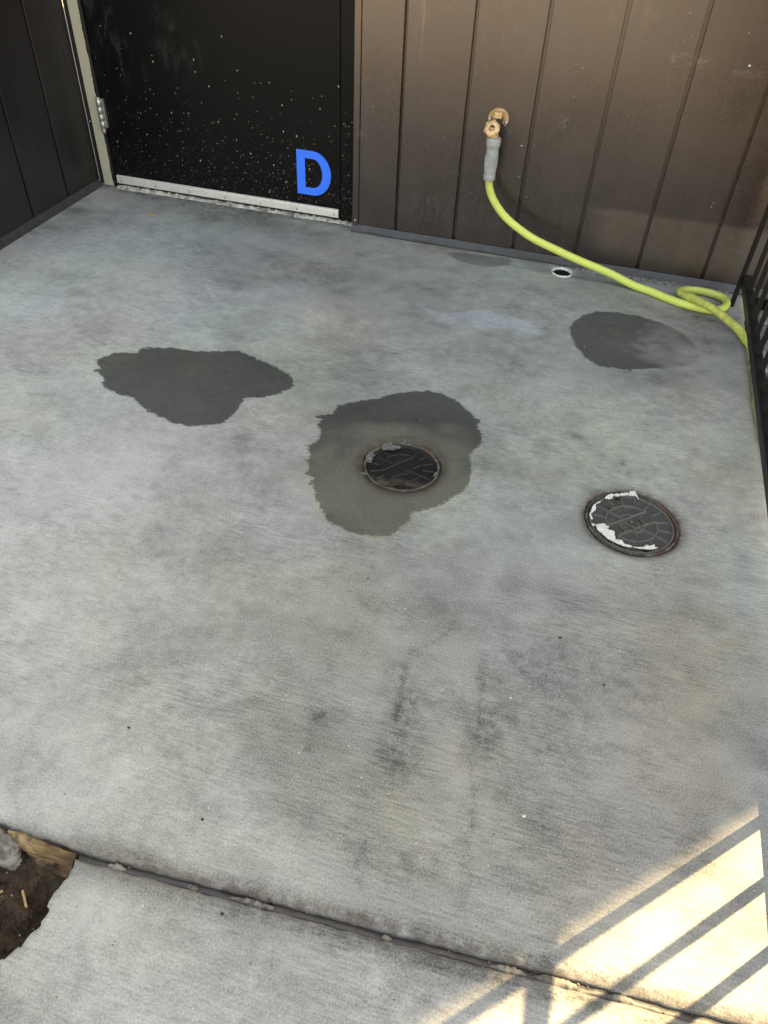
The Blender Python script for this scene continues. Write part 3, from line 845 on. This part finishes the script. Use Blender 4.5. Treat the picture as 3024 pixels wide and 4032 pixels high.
# ------------------------------------------------------------------ scattered specks on the floor
dark = [(0.109, -1.554, 0.0042), (-0.884, -0.979, 0.0035), (-0.532, -1.952, 0.003), (-0.354, -2.052, 0.003), (-0.271, -2.161, 0.0036), (0.194, -1.632, 0.003), (-0.264, -1.528, 0.0025), (-0.407, -1.636, 0.002)]
pale = [(0.044, -1.708, 0.0035), (0.097, -1.905, 0.004), (0.053, -0.507, 0.002), (0.107, -0.215, 0.002), (-0.244, -1.387, 0.002), (-0.023, -1.434, 0.002)]
for _ in range(40):
    dark.append((rnd.uniform(-1.5, 0.45), rnd.uniform(-2.05, -0.1), rnd.uniform(0.0008, 0.0017)))
    pale.append((rnd.uniform(-1.5, 0.45), rnd.uniform(-2.05, -0.1), rnd.uniform(0.0006, 0.0014)))
tag(crumbs("dark_specks", [(x, y, 0.0006, s * 0.75) for x, y, s in dark], MAT_DEBRIS, seed=21), "tiny dark leaf bits and specks scattered over the concrete", "debris", kind='stuff')
tag(crumbs("pale_specks", [(x, y, 0.0006, s * 0.65) for x, y, s in pale], MAT_CHIP, seed=22), "tiny white grit chips scattered over the concrete", "debris", kind='stuff')

# ------------------------------------------------------------------ back wall: brown siding boards
WALL_TOP = 8.6
WY = 0.006
wall = empty("siding_wall", (0.6, WY, 0), "dark brown grooved siding wall right of the black door with the hose tap", "wall")
grooves = [-0.6455 + 0.2031 * i for i in range(14)]
edges = [-0.7785] + grooves
def board(name, x0, x1, z0, z1, y, parent):
    return box(name, (x0, y, z0), (x1, y + 0.016, z1), MAT_BROWN, parent, bevel=0.0012)
for i, x0 in enumerate(edges):
    x1 = edges[i + 1] if i + 1 < len(edges) else 2.232
    if x1 - x0 < 0.03: continue
    board("siding_board", x0 + (0.0052 if i else 0.0005), x1 - 0.0052, 0.024, WALL_TOP, WY, wall)
box("backing", (-0.790, WY + 0.0165, 0.0), (2.227, 0.118, WALL_TOP), MAT_BROWN, wall)
box("corner_trim", (-0.8005, WY - 0.003, 0.012), (-0.7795, 0.055, WALL_TOP), MAT_BROWN, wall, bevel=0.0015)
box("core", (-1.83, 0.1195, -0.1), (2.228, 6.0, WALL_TOP), MAT_BROWN, wall)
for i in range(5):
    board("siding_board", -1.815 + 0.2031 * i + 0.0065, -1.815 + 0.2031 * (i + 1) - 0.0065, 2.14, WALL_TOP, 0.050, wall)
box("header_backing", (-1.83, 0.0635, 2.13), (-0.802, 0.1185, WALL_TOP), MAT_BROWN, wall)
# nails on the trim and boards
def dome(name, c, r, mat, parent, axis=(0, -1, 0)):
    V, F = lathe([(r, 0), (r * 0.9, r * 0.35), (r * 0.55, r * 0.6), (0.0001, r * 0.7)], 10, axis, c)
    return under(new_mesh(name, V, F, mat, smooth=True), parent)
dome("nail", (-0.7905, WY - 0.003, 0.037), 0.0035, MAT_STEEL, wall)
dome("nail", (0.306, WY, 0.618), 0.0042, MAT_STEEL, wall)
dome("nail", (-0.262, WY, 0.345), 0.003, MAT_STEEL, wall)
# base flashing: sloped foot
def flashing(name, p0, p1, out, parent, h=0.024, toe=0.020, mat=MAT_FLASH):
    p0, p1, o = Vector(p0), Vector(p1), Vector(out)
    prof = [(0.0, h), (0.004, h - 0.001), (toe - 0.004, 0.0075), (toe, 0.005), (toe, 0.0005), (0.0, 0.0005)]
    n = 60
    V, F = [], []
    for i in range(n + 1):
        c = p0.lerp(p1, i / n)
        for a, z in prof:
            V.append(c + o * (a + 0.0009 * math.sin(i * 1.7 + a * 900)) + Vector((0, 0, z)))
    k = len(prof)
    for i in range(n):
        for j in range(k):
            a, b = i * k + j, i * k + (j + 1) % k
            F.append((a, b, b + k, a + k))
    F += [tuple(range(k))[::-1], tuple(range(n * k, n * k + k))]
    return under(new_mesh(name, V, F, mat), parent)
flashing("base_flashing", (-0.8005, WY + 0.004, 0), (2.232, WY + 0.004, 0), (0, -1, 0), wall)

def ridge(name, p0, p1, w_, h, seed, mat, parent=None, n=200, freq=60.0, taper=False):
    """ragged low ridge of mortar between two points"""
    p0, p1 = Vector(p0), Vector(p1)
    d = (p1 - p0).normalized(); s = Vector((-d.y, d.x, 0))
    V, F = [], []
    for i in range(n + 1):
        t = i / n
        c = p0.lerp(p1, t)
        q = np.array([t * freq]); z = np.zeros(1)
        tp = math.sin(math.pi * min(1, max(0, t))) ** 0.6 if taper else 1.0
        wv = tp * w_ * (0.55 + 0.9 * float(fbm(q, z, 4, seed)[0])); hv = tp * h * (0.4 + 1.1 * float(fbm(q * 1.7, z + 4, 4, seed + 1)[0]))
        for k, (a, b) in enumerate(((-1, 0), (-0.7, 0.75), (-0.1, 1.0), (0.6, 0.8), (1, 0))):
            jj = float(fbm(q * 2.3 + k * 3.1, z + k, 3, seed + 2)[0]) - 0.5
            V.append(c + s * (a * wv * 0.5) + Vector((0, 0, b * hv * (1 + 0.8 * jj) - 0.001)))
    for i in range(n):
        for k in range(4):
            a = i * 5 + k
            F.append((a, a + 5, a + 6, a + 1))
    o = new_mesh(name, V, F, mat, smooth=True)
    return under(o, parent) if parent else o
for x0, x1, w_, h_, sd in ((-0.455, -0.425, 0.010, 0.010, 3), (-0.335, -0.318, 0.009, 0.010, 4), (-0.275, -0.205, 0.010, 0.011, 6), (-0.06, -0.045, 0.008, 0.009, 7), (0.085, 0.135, 0.011, 0.012, 8), (0.140, 0.205, 0.013, 0.014, 11), (0.235, 0.275, 0.011, 0.012, 12)):
    rr_ = ridge("joint_mortar", (x0, JOINT(x0) - 0.001, -0.0130), (x1, JOINT(x1) - 0.001, -0.0130), w_, h_, sd, MAT_RUBBLE, None, n=36, freq=max(3.0, (x1 - x0) * 130), taper=True)
    rr_.parent = patio
ridge("mortar_seam", (-0.03, -0.014, 0.0), (0.46, -0.016, 0.0), 0.026, 0.008, 5, MAT_SEAM, wall)

# ------------------------------------------------------------------ left wall
lw = empty("side_wall", (-1.816, -0.5, 0), "dark charcoal grooved siding wall on the left beside the door hinge", "wall")
LX = -1.816
LEFT_END = -1.0
LEFT_TOP = 2.5
le = [0.008, -0.147, -0.350, -0.553, -0.756]
for i in range(len(le) - 1):
    box("siding_board", (LX - 0.012, le[i + 1] + 0.006, 0.022), (LX, le[i] - (0.006 if i else 0.0008), LEFT_TOP), MAT_DARK, lw, bevel=0.0012)
box("corner_trim", (LX - 0.012, 0.0088, 0.018), (LX + 0.0015, 0.0305, LEFT_TOP), MAT_DARK, lw, bevel=0.001)
box("corner_trim", (LX - 0.010, 0.0312, 0.016), (LX + 0.0008, 0.0520, LEFT_TOP), MAT_DARK, lw, bevel=0.001)
box("backing", (LX - 0.03, -0.765, 0.0), (LX - 0.0095, 0.053, LEFT_TOP), MAT_DARK, lw)
box("core", (-6.0, -0.763, -0.1), (LX - 0.0305, 0.0535, LEFT_TOP), MAT_DARK, lw)
flashing("base_flashing", (LX - 0.004, 0.045, 0), (LX - 0.004, -0.765, 0), (1, 0, 0), lw, mat=MAT_FLASH, h=0.022, toe=0.022)

# ------------------------------------------------------------------ door frame and door
fr = empty("door_frame", (-1.30, 0.05, 0), "door frame with a beige left jamb and a black right jamb", "door frame")
box("casing", (-1.8145, 0.0525, 0.006), (-1.7975, 0.119, 2.12), MAT_DARK, fr, bevel=0.001)
bx_ = box("jamb", (-1.7970, 0.050, 0.001), (-1.7490, 0.119, 2.12), MAT_BEIGE, fr, bevel=0.0015)
bx_['label'] = "beige left jamb with ragged black paint edge"
box("jamb", (-0.8590, 0.0500, 0.012), (-0.8012, 0.119, 2.12), MAT_DOOR, fr, bevel=0.0015)
box("head_jamb", (-1.7485, 0.0505, 2.075), (-0.8595, 0.119, 2.12), MAT_DOOR, fr)
ridge("threshold", (-1.74, 0.050, 0.0), (-0.804, 0.052, 0.0), 0.030, 0.0085, 9, MAT_MORTAR, fr)
dome("paint_chip", (-1.8055, 0.0525, 0.22), 0.0022, MAT_CHIP, fr)

door = empty("door", (-1.30, 0.06, 0.016), "black steel door speckled with pale splashes and a blue letter D", "door")
DY = 0.0600
box("leaf", (-1.7465, DY, 0.016), (-0.8625, DY + 0.044, 2.07), MAT_DOOR, door, bevel=0.002)
# aluminium sweep with folded top, screwed on
V, F = [], []
prof = [(DY - 0.0006, 0.042), (DY - 0.006, 0.0395), (DY - 0.0065, 0.036), (DY - 0.0065, 0.0145), (DY - 0.0045, 0.0125), (DY - 0.0006, 0.0125)]
k = len(prof)
for x in (-1.742, -0.869):
    for y, z in prof: V.append((x, y, z))
F = [(j, (j + 1) % k, k + (j + 1) % k, k + j) for j in range(k)] + [tuple(range(k))[::-1], tuple(range(k, 2 * k))]
sw = under(new_mesh("door_sweep", V, F, MAT_ALU), door)
for i in range(7):
    x = -1.722 + i * (0.837 / 6)
    V, F = lathe([(0.0042, 0), (0.0038, 0.0013), (0.002, 0.002), (0.0001, 0.0022)], 10, (0, -1, 0), (x, DY - 0.0065, 0.024))
    s_ = new_mesh("screw", V, F, MAT_STEEL, smooth=True)
    s_.parent = sw
box("bottom_seal", (-1.742, DY - 0.002, 0.004), (-0.869, DY + 0.004, 0.0155), MAT_RUBBER, door)
# hinge
hx, hy = -1.7475, 0.0425
V, F = lathe([(0.0001, 0.189), (0.0055, 0.190), (0.0075, 0.196), (0.0075, 0.3040), (0.0065, 0.3065), (0.0001, 0.307)], 18, None, (hx, hy, 0))
hg = under(new_mesh("hinge", V, F, MAT_STEEL, smooth=False), door)
for z0, z1 in ((0.2075, 0.229), (0.2305, 0.2520), (0.2535, 0.2755), (0.277, 0.2995)):
    V, F = lathe([(0.0076, z0), (0.0084, z0 + 0.0007), (0.0084, z1 - 0.0007), (0.0076, z1)], 18, None, (hx, hy, 0))
    kn = new_mesh("knuckle", V, F, MAT_STEEL, smooth=True)
    kn.parent = hg
lf = box("hinge_leaf", (hx, hy + 0.0065, 0.2065), (hx + 0.0125, DY - 0.0005, 0.3000), MAT_STEEL)
lf.parent = hg
# letter D
def letter_D():
    zc, x0, xc = 0.1507, -1.0214, -0.9630
    hz, hx_ = 0.0736, 0.0660
    iz, ix, xi = 0.0482, 0.0345, -0.9911
    n = 28
    outer = [(x0, zc + hz)] + [(xc + hx_ * math.sin(math.pi * t / n), zc + hz * math.cos(math.pi * t / n)) for t in range(n + 1)] + [(x0, zc - hz)]
    inner = [(xi, zc + iz)] + [(xc + ix * math.sin(math.pi * t / n), zc + iz * math.cos(math.pi * t / n)) for t in range(n + 1)] + [(xi, zc - iz)]
    m = len(outer)
    V = []
    for y in (DY - 0.0008, DY + 0.0002):
        V += [(x, y, z) for x, z in outer] + [(x, y, z) for x, z in inner]
    F = []
    for i in range(m):
        j = (i + 1) % m
        F.append((i, j, m + j, m + i))
        F.append((2 * m + i, 3 * m + i, 3 * m + j, 2 * m + j))
        F.append((i, 2 * m + i, 2 * m + j, j))
        F.append((m + i, m + j, 3 * m + j, 3 * m + i))
    return new_mesh("letter", V, F, MAT_BLUE)
L = under(letter_D(), door)
L['label'] = "bright blue letter D sticker low on the door"

# ------------------------------------------------------------------ fence
fence = empty("picket_fence", (0.479, -1.2, 0), "black metal picket fence along the right edge of the patio", "fence")
PX = 0.479
fy0, dy = -1.766, 0.0925
box("bottom_rail", (0.4665, -3.6, 0.0755), (0.4915, -0.085, 0.100), MAT_BLACKIRON, fence, bevel=0.001)
box("middle_rail", (0.4665, -3.6, 1.112), (0.4915, -0.085, 1.152), MAT_BLACKIRON, fence, bevel=0.001)
box("top_rail", (0.4665, -3.6, 1.790), (0.4915, -0.085, 1.830), MAT_BLACKIRON, fence, bevel=0.001)
first = None
for i in range(-19, 18):
    y = fy0 + dy * i
    if first is None:
        first = box("picket", (PX - 0.0055, -0.0055, 0.100), (PX + 0.0055, 0.0055, 1.95), MAT_BLACKIRON, None)
        first.parent = fence; first.matrix_parent_inverse = Matrix.Translation(-fence.location)
        p_ = first
    else:
        p_ = first.copy(); link(p_); p_.parent = fence; p_.matrix_parent_inverse = Matrix.Translation(-fence.location)
    p_.location = (0, y, 0)
box("post", (0.4590, -0.1045, 0.0), (0.4718, -0.0915, 1.95), MAT_BLACKIRON, fence, bevel=0.001)
box("post", (0.462, -3.64, -0.1), (0.500, -3.60, 1.95), MAT_BLACKIRON, fence, bevel=0.001)

# ground beyond the fence
def bark():
    M = Mat("bark_mulch")
    n = M.noise(40, 6, 0.75)
    M.set(color=M.mix(M.rng(n, 0.3, 0.7), (0.16, 0.125, 0.09), (0.36, 0.295, 0.225)), rough=0.9, normal=M.bump(n, 0.8, 0.01))
    return M.m
sheet("mulch_bed", [(0.60, 2.6, -14, -0.03)], -0.045, bark(), thick=0.1)
def kerb():
    M = Mat("dark_rough_concrete")
    n = M.noise(45, 6, 0.75)
    M.set(color=M.mix(M.rng(n, 0.35, 0.65), (0.06, 0.066, 0.072), (0.30, 0.315, 0.33)), rough=0.8, normal=M.bump(n, 0.9, 0.008))
    return M.m
MAT_KERB = kerb()
sheet("kerb", [(0.522, 0.598, -14, -0.03)], -0.030, MAT_KERB, thick=0.12)

# ------------------------------------------------------------------ cast iron covers
def cover(name, c, mat, label, letters, ang, flakes, flake_mat, text_mat, relief=0.0038, rim=None):
    cx, cy, r = c
    root = empty(name, (cx, cy, 0), label, "cover")
    # ring frame
    prof = [(r + 0.0035, -0.05), (r + 0.0035, -0.0045), (r + 0.0026, -0.0024), (r + 0.0002, -0.0024), (r - 0.0014, -0.0040), (r - 0.0016, -0.012), (r - 0.0055, -0.012), (r - 0.0055, -0.05)]
    V, F = lathe(prof, 72, None, c[:2] + (0,))
    V = [v + Vector((0, 0, 0.0012 * math.sin(7 * math.atan2(v.y - cy, v.x - cx)) * (v.z > -0.004))) for v in V]
    under(new_mesh("frame", V, F, rim or MAT_RUST, smooth=True), root)
    # lid: one casting with raised ribs
    R = r - 0.0036
    n = 150
    q = np.linspace(-R, R, n)
    X, Y = np.meshgrid(q, q)
    rr = np.hypot(X, Y); th = np.arctan2(Y, X) - ang
    u = X * math.cos(ang) + Y * math.sin(ang); v = -X * math.sin(ang) + Y * math.cos(ang)
    s = lambda d, w_: np.clip((w_ - np.abs(d)) / 0.0012 + 0.5, 0, 1)
    h = np.maximum.reduce([s(rr - (R - 0.003), 0.0024), s(rr - R * 0.60, 0.0019), s(rr - R * 0.30, 0.0015) * (np.abs(v) > 0.016)])
    band = (np.abs(v) < 0.0165)
    for k in range(8):
        a = (k + 0.5) * math.pi / 4
        d = np.abs(np.sin(th - a)) * rr
        h = np.maximum(h, s(d, 0.0016) * (np.cos(th - a) > 0) * (rr > R * 0.14) * (rr < R * 0.93) * ~band)
    for k in range(16):
        a = k * math.pi / 8
        d = np.abs(np.sin(th - a)) * rr
        h = np.maximum(h, s(d, 0.0014) * (np.cos(th - a) > 0) * (rr > R * 0.62) * (rr < R * 0.93))
    h = np.maximum(h * ~(band & (rr < R * 0.62)), np.maximum(s(np.abs(v) - 0.0165, 0.0018) * (np.abs(u) < R * 0.6), 0))
    Z = -0.0085 + relief * h
    # two pick holes
    for a in (ang - 1.9, ang + 1.25):
        hxx, hyy = (R - 0.010) * math.cos(a), (R - 0.010) * math.sin(a)
        Z = Z - 0.012 * np.clip((0.007 - np.hypot(X - hxx, Y - hyy)) / 0.002, 0, 1)
    k = rr > R
    Xs = np.where(k, X * R / np.maximum(rr, 1e-6), X); Ys = np.where(k, Y * R / np.maximum(rr, 1e-6), Y)
    idx = np.arange(n * n).reshape(n, n)
    Qd = np.stack([idx[:-1, :-1], idx[:-1, 1:], idx[1:, 1:], idx[1:, :-1]], -1).reshape(-1, 4)
    good = (rr.ravel()[Qd] < R + (q[1] - q[0]) * 1.3).all(1)
    Qd = Qd[good]
    us = np.unique(Qd); re = -np.ones(n * n, int); re[us] = np.arange(len(us))
    lid = under(new_mesh("lid", np.stack([Xs + cx, Ys + cy, Z], -1).reshape(-1, 3)[us], re[Qd], mat, smooth=True), root)
    # cast lettering
    for txt, size, pos, rot in letters:
        cu = bpy.data.curves.new("lettering", 'FONT')
        cu.body = txt; cu.size = size; cu.extrude = 0.0012; cu.align_x = 'CENTER'; cu.align_y = 'CENTER'; cu.resolution_u = 2
        to = bpy.data.objects.new("tmp_text", cu); COL.objects.link(to)
        dg = bpy.context.evaluated_depsgraph_get()
        me = bpy.data.meshes.new_from_object(to.evaluated_get(dg))
        bpy.data.objects.remove(to); bpy.data.curves.remove(cu)
        me.name = "lettering"
        me.transform(Matrix.Translation((cx + pos[0], cy + pos[1], -0.0064)) @ Matrix.Rotation(rot, 4, 'Z'))
        me.materials.clear(); me.materials.append(text_mat)
        o = link(bpy.data.objects.new("lettering", me), lid)
    # peeling paint flakes stuck round the rim
    for fi, poly in enumerate(flakes):
        rnd_ = random.Random(fi + 40)
        P = []
        for i in range(len(poly)):
            a, b = Vector(poly[i]), Vector(poly[(i + 1) % len(poly)])
            P.append(a)
            for t in (0.33, 0.66):
                P.append(a.lerp(b, t) + Vector((rnd_.uniform(-1, 1), rnd_.uniform(-1, 1))) * 0.0014)
        z = -0.0032
        bm = bmesh.new()
        lo = [bm.verts.new((p.x, p.y, z)) for p in P]
        hi = [bm.verts.new((p.x, p.y, z + 0.0020 + rnd_.uniform(0, 0.0016))) for p in P]
        bm.faces.new(lo[::-1]); fhi = bm.faces.new(hi)
        for i in range(len(P)):
            bm.faces.new((lo[i], lo[(i + 1) % len(P)], hi[(i + 1) % len(P)], hi[i]))
        bmesh.ops.triangulate(bm, faces=[f for f in bm.faces if len(f.verts) > 4])
        under(from_bm("paint_flake", bm, flake_mat), root)
    return root

FL_B = [[(0.1462, -1.2299), (0.1604, -1.2205), (0.1736, -1.2263), (0.169, -1.2347), (0.184, -1.2365), (0.1871, -1.2489), (0.1886, -1.2606), (0.1816, -1.2663), (0.1724, -1.2606), (0.1629, -1.2526), (0.1534, -1.2446)], [(0.1886, -1.2606), (0.2017, -1.2595), (0.2065, -1.2667), (0.2242, -1.2705), (0.2113, -1.2738), (0.1951, -1.2705), (0.1816, -1.2663)], [(0.2271, -1.2706), (0.2457, -1.2654), (0.2511, -1.2549), (0.2584, -1.2568), (0.2683, -1.2491), (0.2686, -1.2577), (0.2743, -1.2568), (0.2602, -1.2659), (0.2387, -1.271)], [(0.1585, -1.1348), (0.1698, -1.1184), (0.1776, -1.1183), (0.1739, -1.132), (0.1664, -1.1359)], [(0.1776, -1.117), (0.1927, -1.1081), (0.2071, -1.1006), (0.2083, -1.1077), (0.1961, -1.1132), (0.181, -1.1209)], [(0.21, -1.0958), (0.2215, -1.0905), (0.2243, -1.0997), (0.2304, -1.1139), (0.2238, -1.1062), (0.213, -1.1074), (0.2092, -1.1099)], [(0.1304, -1.1968), (0.135, -1.1712), (0.1417, -1.1591), (0.1424, -1.1759), (0.1379, -1.187), (0.1335, -1.198), (0.1386, -1.2128), (0.134, -1.212)], [(0.1423, -1.1565), (0.151, -1.149), (0.149, -1.1529), (0.1434, -1.161)], [(0.1375, -1.226), (0.1429, -1.2276), (0.1449, -1.2327), (0.1404, -1.233)]]
FL_A = [[(-0.3575, -1.1194), (-0.3526, -1.1072), (-0.3397, -1.1026), (-0.3328, -1.1119), (-0.318, -1.109), (-0.3143, -1.1123), (-0.3273, -1.1261), (-0.3401, -1.1305), (-0.3515, -1.1345)], [(-0.3808, -1.1674), (-0.3757, -1.1521), (-0.3625, -1.1588), (-0.3657, -1.1711), (-0.3626, -1.1855), (-0.3739, -1.1894)], [(-0.3191, -1.0977), (-0.313, -1.0862), (-0.3116, -1.081), (-0.3071, -1.0818), (-0.3094, -1.0943)], [(-0.3788, -1.2343), (-0.3629, -1.2245), (-0.358, -1.2313), (-0.3696, -1.2332)], [(-0.2134, -1.1663), (-0.2119, -1.1614), (-0.2106, -1.1781), (-0.2174, -1.189), (-0.2175, -1.1827)]]
cover("drain_cover", COVER_A, MAT_IRON_WET, "wet black iron cover in the middle of the damp ring", [("NDRY", 0.020, (0.012, -0.048), 0.5)], 0.9, FL_A, MAT_FLAKE_WET, MAT_IRON_WET, 0.0020, MAT_MUD)
cover("drain_cover", COVER_B, MAT_IRON, "dry grey iron cover edged with flaking white paint near the fence", [("EWE", 0.034, (0.006, -0.003), 0.75), ("NDRY", 0.018, (-0.045, 0.044), 0.75)], 0.75, FL_B, MAT_FLAKE, MAT_IRON)

# ------------------------------------------------------------------ open pipe in the floor by the wall
pipe = empty("floor_pipe", (HOLE[0], HOLE[1], 0), "open white-edged pipe hole in the floor below the siding", "pipe")
V, F = lathe([(0.0325, -0.05), (0.0335, -0.002), (0.0345, 0.0022), (0.0318, 0.0032), (0.0285, 0.0012), (0.0280, -0.004)], 40, None, (HOLE[0], HOLE[1], 0))
V = [v + Vector(((random.random() - .5) * 0.003, (random.random() - .5) * 0.003, (random.random() - .5) * 0.0015)) for v in V]
under(new_mesh("rim", V, F, MAT_FLAKE, smooth=True), pipe)
V, F = lathe([(0.0284, -0.0035), (0.0284, -0.10), (0.0001, -0.10)], 30, None, (HOLE[0], HOLE[1], 0))
under(new_mesh("shade_lining", V, F, MAT_RUBBER, smooth=True), pipe)  # black lining stands in for the shade down the white pipe
under(lump("plug", (HOLE[0], HOLE[1], -0.060), (0.026, 0.026, 0.014), MAT_RUBBER, 2.2, 3, 0.5, 4), pipe)
for dx, dy_ in ((-0.010, 0.012), (0.006, 0.015), (0.018, 0.008)):
    V, F = lathe([(0.006, -0.05), (0.006, -0.022), (0.004, -0.019), (0.0001, -0.018)], 8, None, (HOLE[0] + dx, HOLE[1] + dy_, 0))
    under(new_mesh("bolt", V, F, MAT_STEEL), pipe)

# ------------------------------------------------------------------ tap
tap = empty("wall_tap", (-0.342, WY, 0.40), "weathered brass wall tap with open round outlet above the grey hose grip", "tap")
def arch():
    """flange plate: arch with two ears, open below"""
    cx, cz = -0.342, 0.4135
    out, inn = [], []
    n = 24
    a0, a1 = math.radians(-38), math.radians(205)
    for i in range(n + 1):
        a = a0 + (a1 - a0) * i / n
        out.append((cx + 0.0310 * math.cos(a), cz + 0.0290 * math.sin(a)))
        inn.append((cx - 0.001 + 0.0155 * math.cos(a), cz + 0.0150 * math.sin(a)))
    V, F = [], []
    for y in (WY + 0.0005, WY - 0.011):
        V += [(x, y, z) for x, z in out]; V += [(x, y + (0.003 if y < 0 else 0), z) for x, z in inn]
    m = n + 1
    for i in range(n):
        F += [(i, i + 1, m + i + 1, m + i), (2 * m + i, 3 * m + i, 3 * m + i + 1, 2 * m + i + 1), (i, 2 * m + i, 2 * m + i + 1, i + 1), (m + i, m + i + 1, 3 * m + i + 1, 3 * m + i)]
    for i in (0, n):
        F.append((i, m + i, 3 * m + i, 2 * m + i))
    bm = bmesh.new(); bv = [bm.verts.new(v) for v in V]
    for f in F: bm.faces.new([bv[i] for i in f])
    bmesh.ops.recalc_face_normals(bm, faces=bm.faces)
    bmesh.ops.bevel(bm, geom=[e for e in bm.edges if e.calc_face_angle(0) > 0.8], offset=0.0015, segments=2, affect='EDGES')
    return from_bm("flange", bm, MAT_BRASS)
under(arch(), tap)
V, F = lathe([(0.0001, 0.0), (0.0135, 0.0), (0.0145, 0.0015), (0.0145, 0.0165), (0.0135, 0.0180), (0.0115, 0.0184), (0.0001, 0.0182)], 28, None, (-0.3435, -0.0125, 0.4185))
under(new_mesh("boss", V, F, MAT_BRASS, smooth=False), tap)
for x, z in ((-0.3660, 0.4110), (-0.3170, 0.4065)):
    dome("bolt", (x, WY - 0.0105, z), 0.0055, MAT_STEEL, tap)
V, F = sweep(catmull([(-0.3385, WY, 0.412), (-0.340, -0.02, 0.411), (-0.344, -0.045, 0.405), (-0.346, -0.055, 0.402)], 6), lambda t, a: 0.0118, 18)
under(new_mesh("body", V, F, MAT_BRONZE, smooth=True), tap)
RC = Vector((-0.3485, -0.061, 0.4015)); RA = Vector((-0.16, -0.86, 0.48)).normalized()
prof = [(0.0120, -0.012), (0.0205, -0.011), (0.0222, -0.004), (0.0226, 0.001), (0.0205, 0.0045), (0.0150, 0.0058), (0.0125, 0.0070), (0.0100, 0.0068), (0.0092, 0.0040), (0.0088, -0.004), (0.0001, -0.0055)]
V, F = lathe(prof, 40, RA, RC)
ring = under(new_mesh("outlet_ring", V, F, MAT_BRASS, smooth=True), tap)
q = Vector((0, 0, 1)).rotation_difference(RA)
for k in range(6):
    for j in (-1, 0, 1):
        a = k * math.pi / 3 + 0.3 + j * 0.13
        bm = bmesh.new(); bm_box(bm, (0.0160, -0.0009, -0.004), (0.0242, 0.0009, 0.0058), 0.0004)
        bmesh.ops.transform(bm, matrix=Matrix.Translation(RC) @ q.to_matrix().to_4x4() @ Matrix.Rotation(a, 4, 'Z'), verts=bm.verts)
        nb = from_bm("nub", bm, MAT_BRASS)
        nb.parent = ring
V, F = sweep([Vector((-0.343, -0.055, 0.398)), Vector((-0.3418, -0.0565, 0.388)), Vector((-0.3400, -0.0585, 0.372))], lambda t, a: 0.0125 + 0.0008 * math.cos(10 * a), 40)
under(new_mesh("coupling", V, F, MAT_BRASS, smooth=True), tap)

# ------------------------------------------------------------------ hose
hose = empty("garden_hose", (-0.34, -0.06, 0.26), "lime green garden hose looping down from the brass tap to the fence", "hose")
R_H = 0.0117
hp = [(-0.3400, -0.0600, 0.290), (-0.3385, -0.0600, 0.2612), (-0.3320, -0.0620, 0.2292), (-0.3110, -0.0660, 0.1946), (-0.274, -0.070, 0.158), (-0.2285, -0.074, 0.1301), (-0.1708, -0.078, 0.1038), (-0.0934, -0.081, 0.0807), (-0.0084, -0.084, 0.0580), (0.0860, -0.086, 0.0355), (0.1290, -0.090, 0.0225), (0.1699, -0.0979, 0.0135),
      (0.2209, -0.1158, R_H), (0.2713, -0.1440, R_H), (0.3202, -0.1640, R_H), (0.3684, -0.1730, R_H), (0.4067, -0.1717, R_H), (0.4328, -0.1511, R_H), (0.4470, -0.1147, R_H), (0.4420, -0.0839, R_H), (0.4159, -0.0645, R_H), (0.3699, -0.055, R_H), (0.3299, -0.0625, R_H), (0.3090, -0.0868, 0.0155), (0.3115, -0.1236, 0.0235), (0.3374, -0.1605, 0.0340), (0.3730, -0.1976, 0.0385), (0.404, -0.2264, 0.0370), (0.4398, -0.2526, 0.028), (0.4725, -0.2818, 0.018), (0.4905, -0.3181, R_H), (0.5060, -0.3718, R_H), (0.5100, -0.4908, R_H), (0.5085, -0.611, R_H), (0.5080, -0.6849, R_H), (0.520, -0.80, 0.008), (0.545, -1.0, -0.012), (0.562, -1.3, -0.016)]
path = catmull(hp, 9)
V, F = sweep(path, lambda t, a: R_H, 20)
hs = under(new_mesh("hose_tube", V, F, MAT_HOSE, smooth=True), hose)
nring = len(path)
dv = []
for i in range(nring):
    t = i / (nring - 1) * (len(hp) - 1)
    d = 0.9 if t < 1.5 else 0.75 - 0.22 * (t - 1.5) if t < 5 else 0.08
    if t > 19: d = min(1.0, 0.08 + (t - 19) * 0.10)
    if t > 24: d = 1.15
    dv += [max(0.05, d)] * 20
a_ = hs.data.attributes.new('dirt', 'FLOAT', 'POINT'); a_.data.foreach_set('value', np.array(dv, np.float32))
gp = [Vector((-0.3394, -0.0590, 0.3770)).lerp(Vector((-0.3384, -0.0600, 0.2570)), i / 60) for i in range(61)]
def grip_r(t, a):
    if t < 0.05: r = 0.0205 + 0.0012 * t / 0.05
    elif t < 0.16: r = 0.0217
    elif t < 0.24: r = 0.0217 - 0.0037 * (t - 0.16) / 0.08
    elif t < 0.9: r = 0.0180 + 0.0010 * math.sin((t - 0.24) / 0.66 * math.pi * 1.3)
    else: r = 0.0186 - 0.001 * (t - 0.9) / 0.1
    if 0.36 < t < 0.82:
        env = math.sin((t - 0.36) / 0.46 * math.pi)
        r += 0.0017 * env * math.cos(13 * (a + 3.2 * t))
    return r
V, F = sweep(gp, grip_r, 78)
under(new_mesh("grip", V, F, MAT_GRIP, smooth=True), hose)
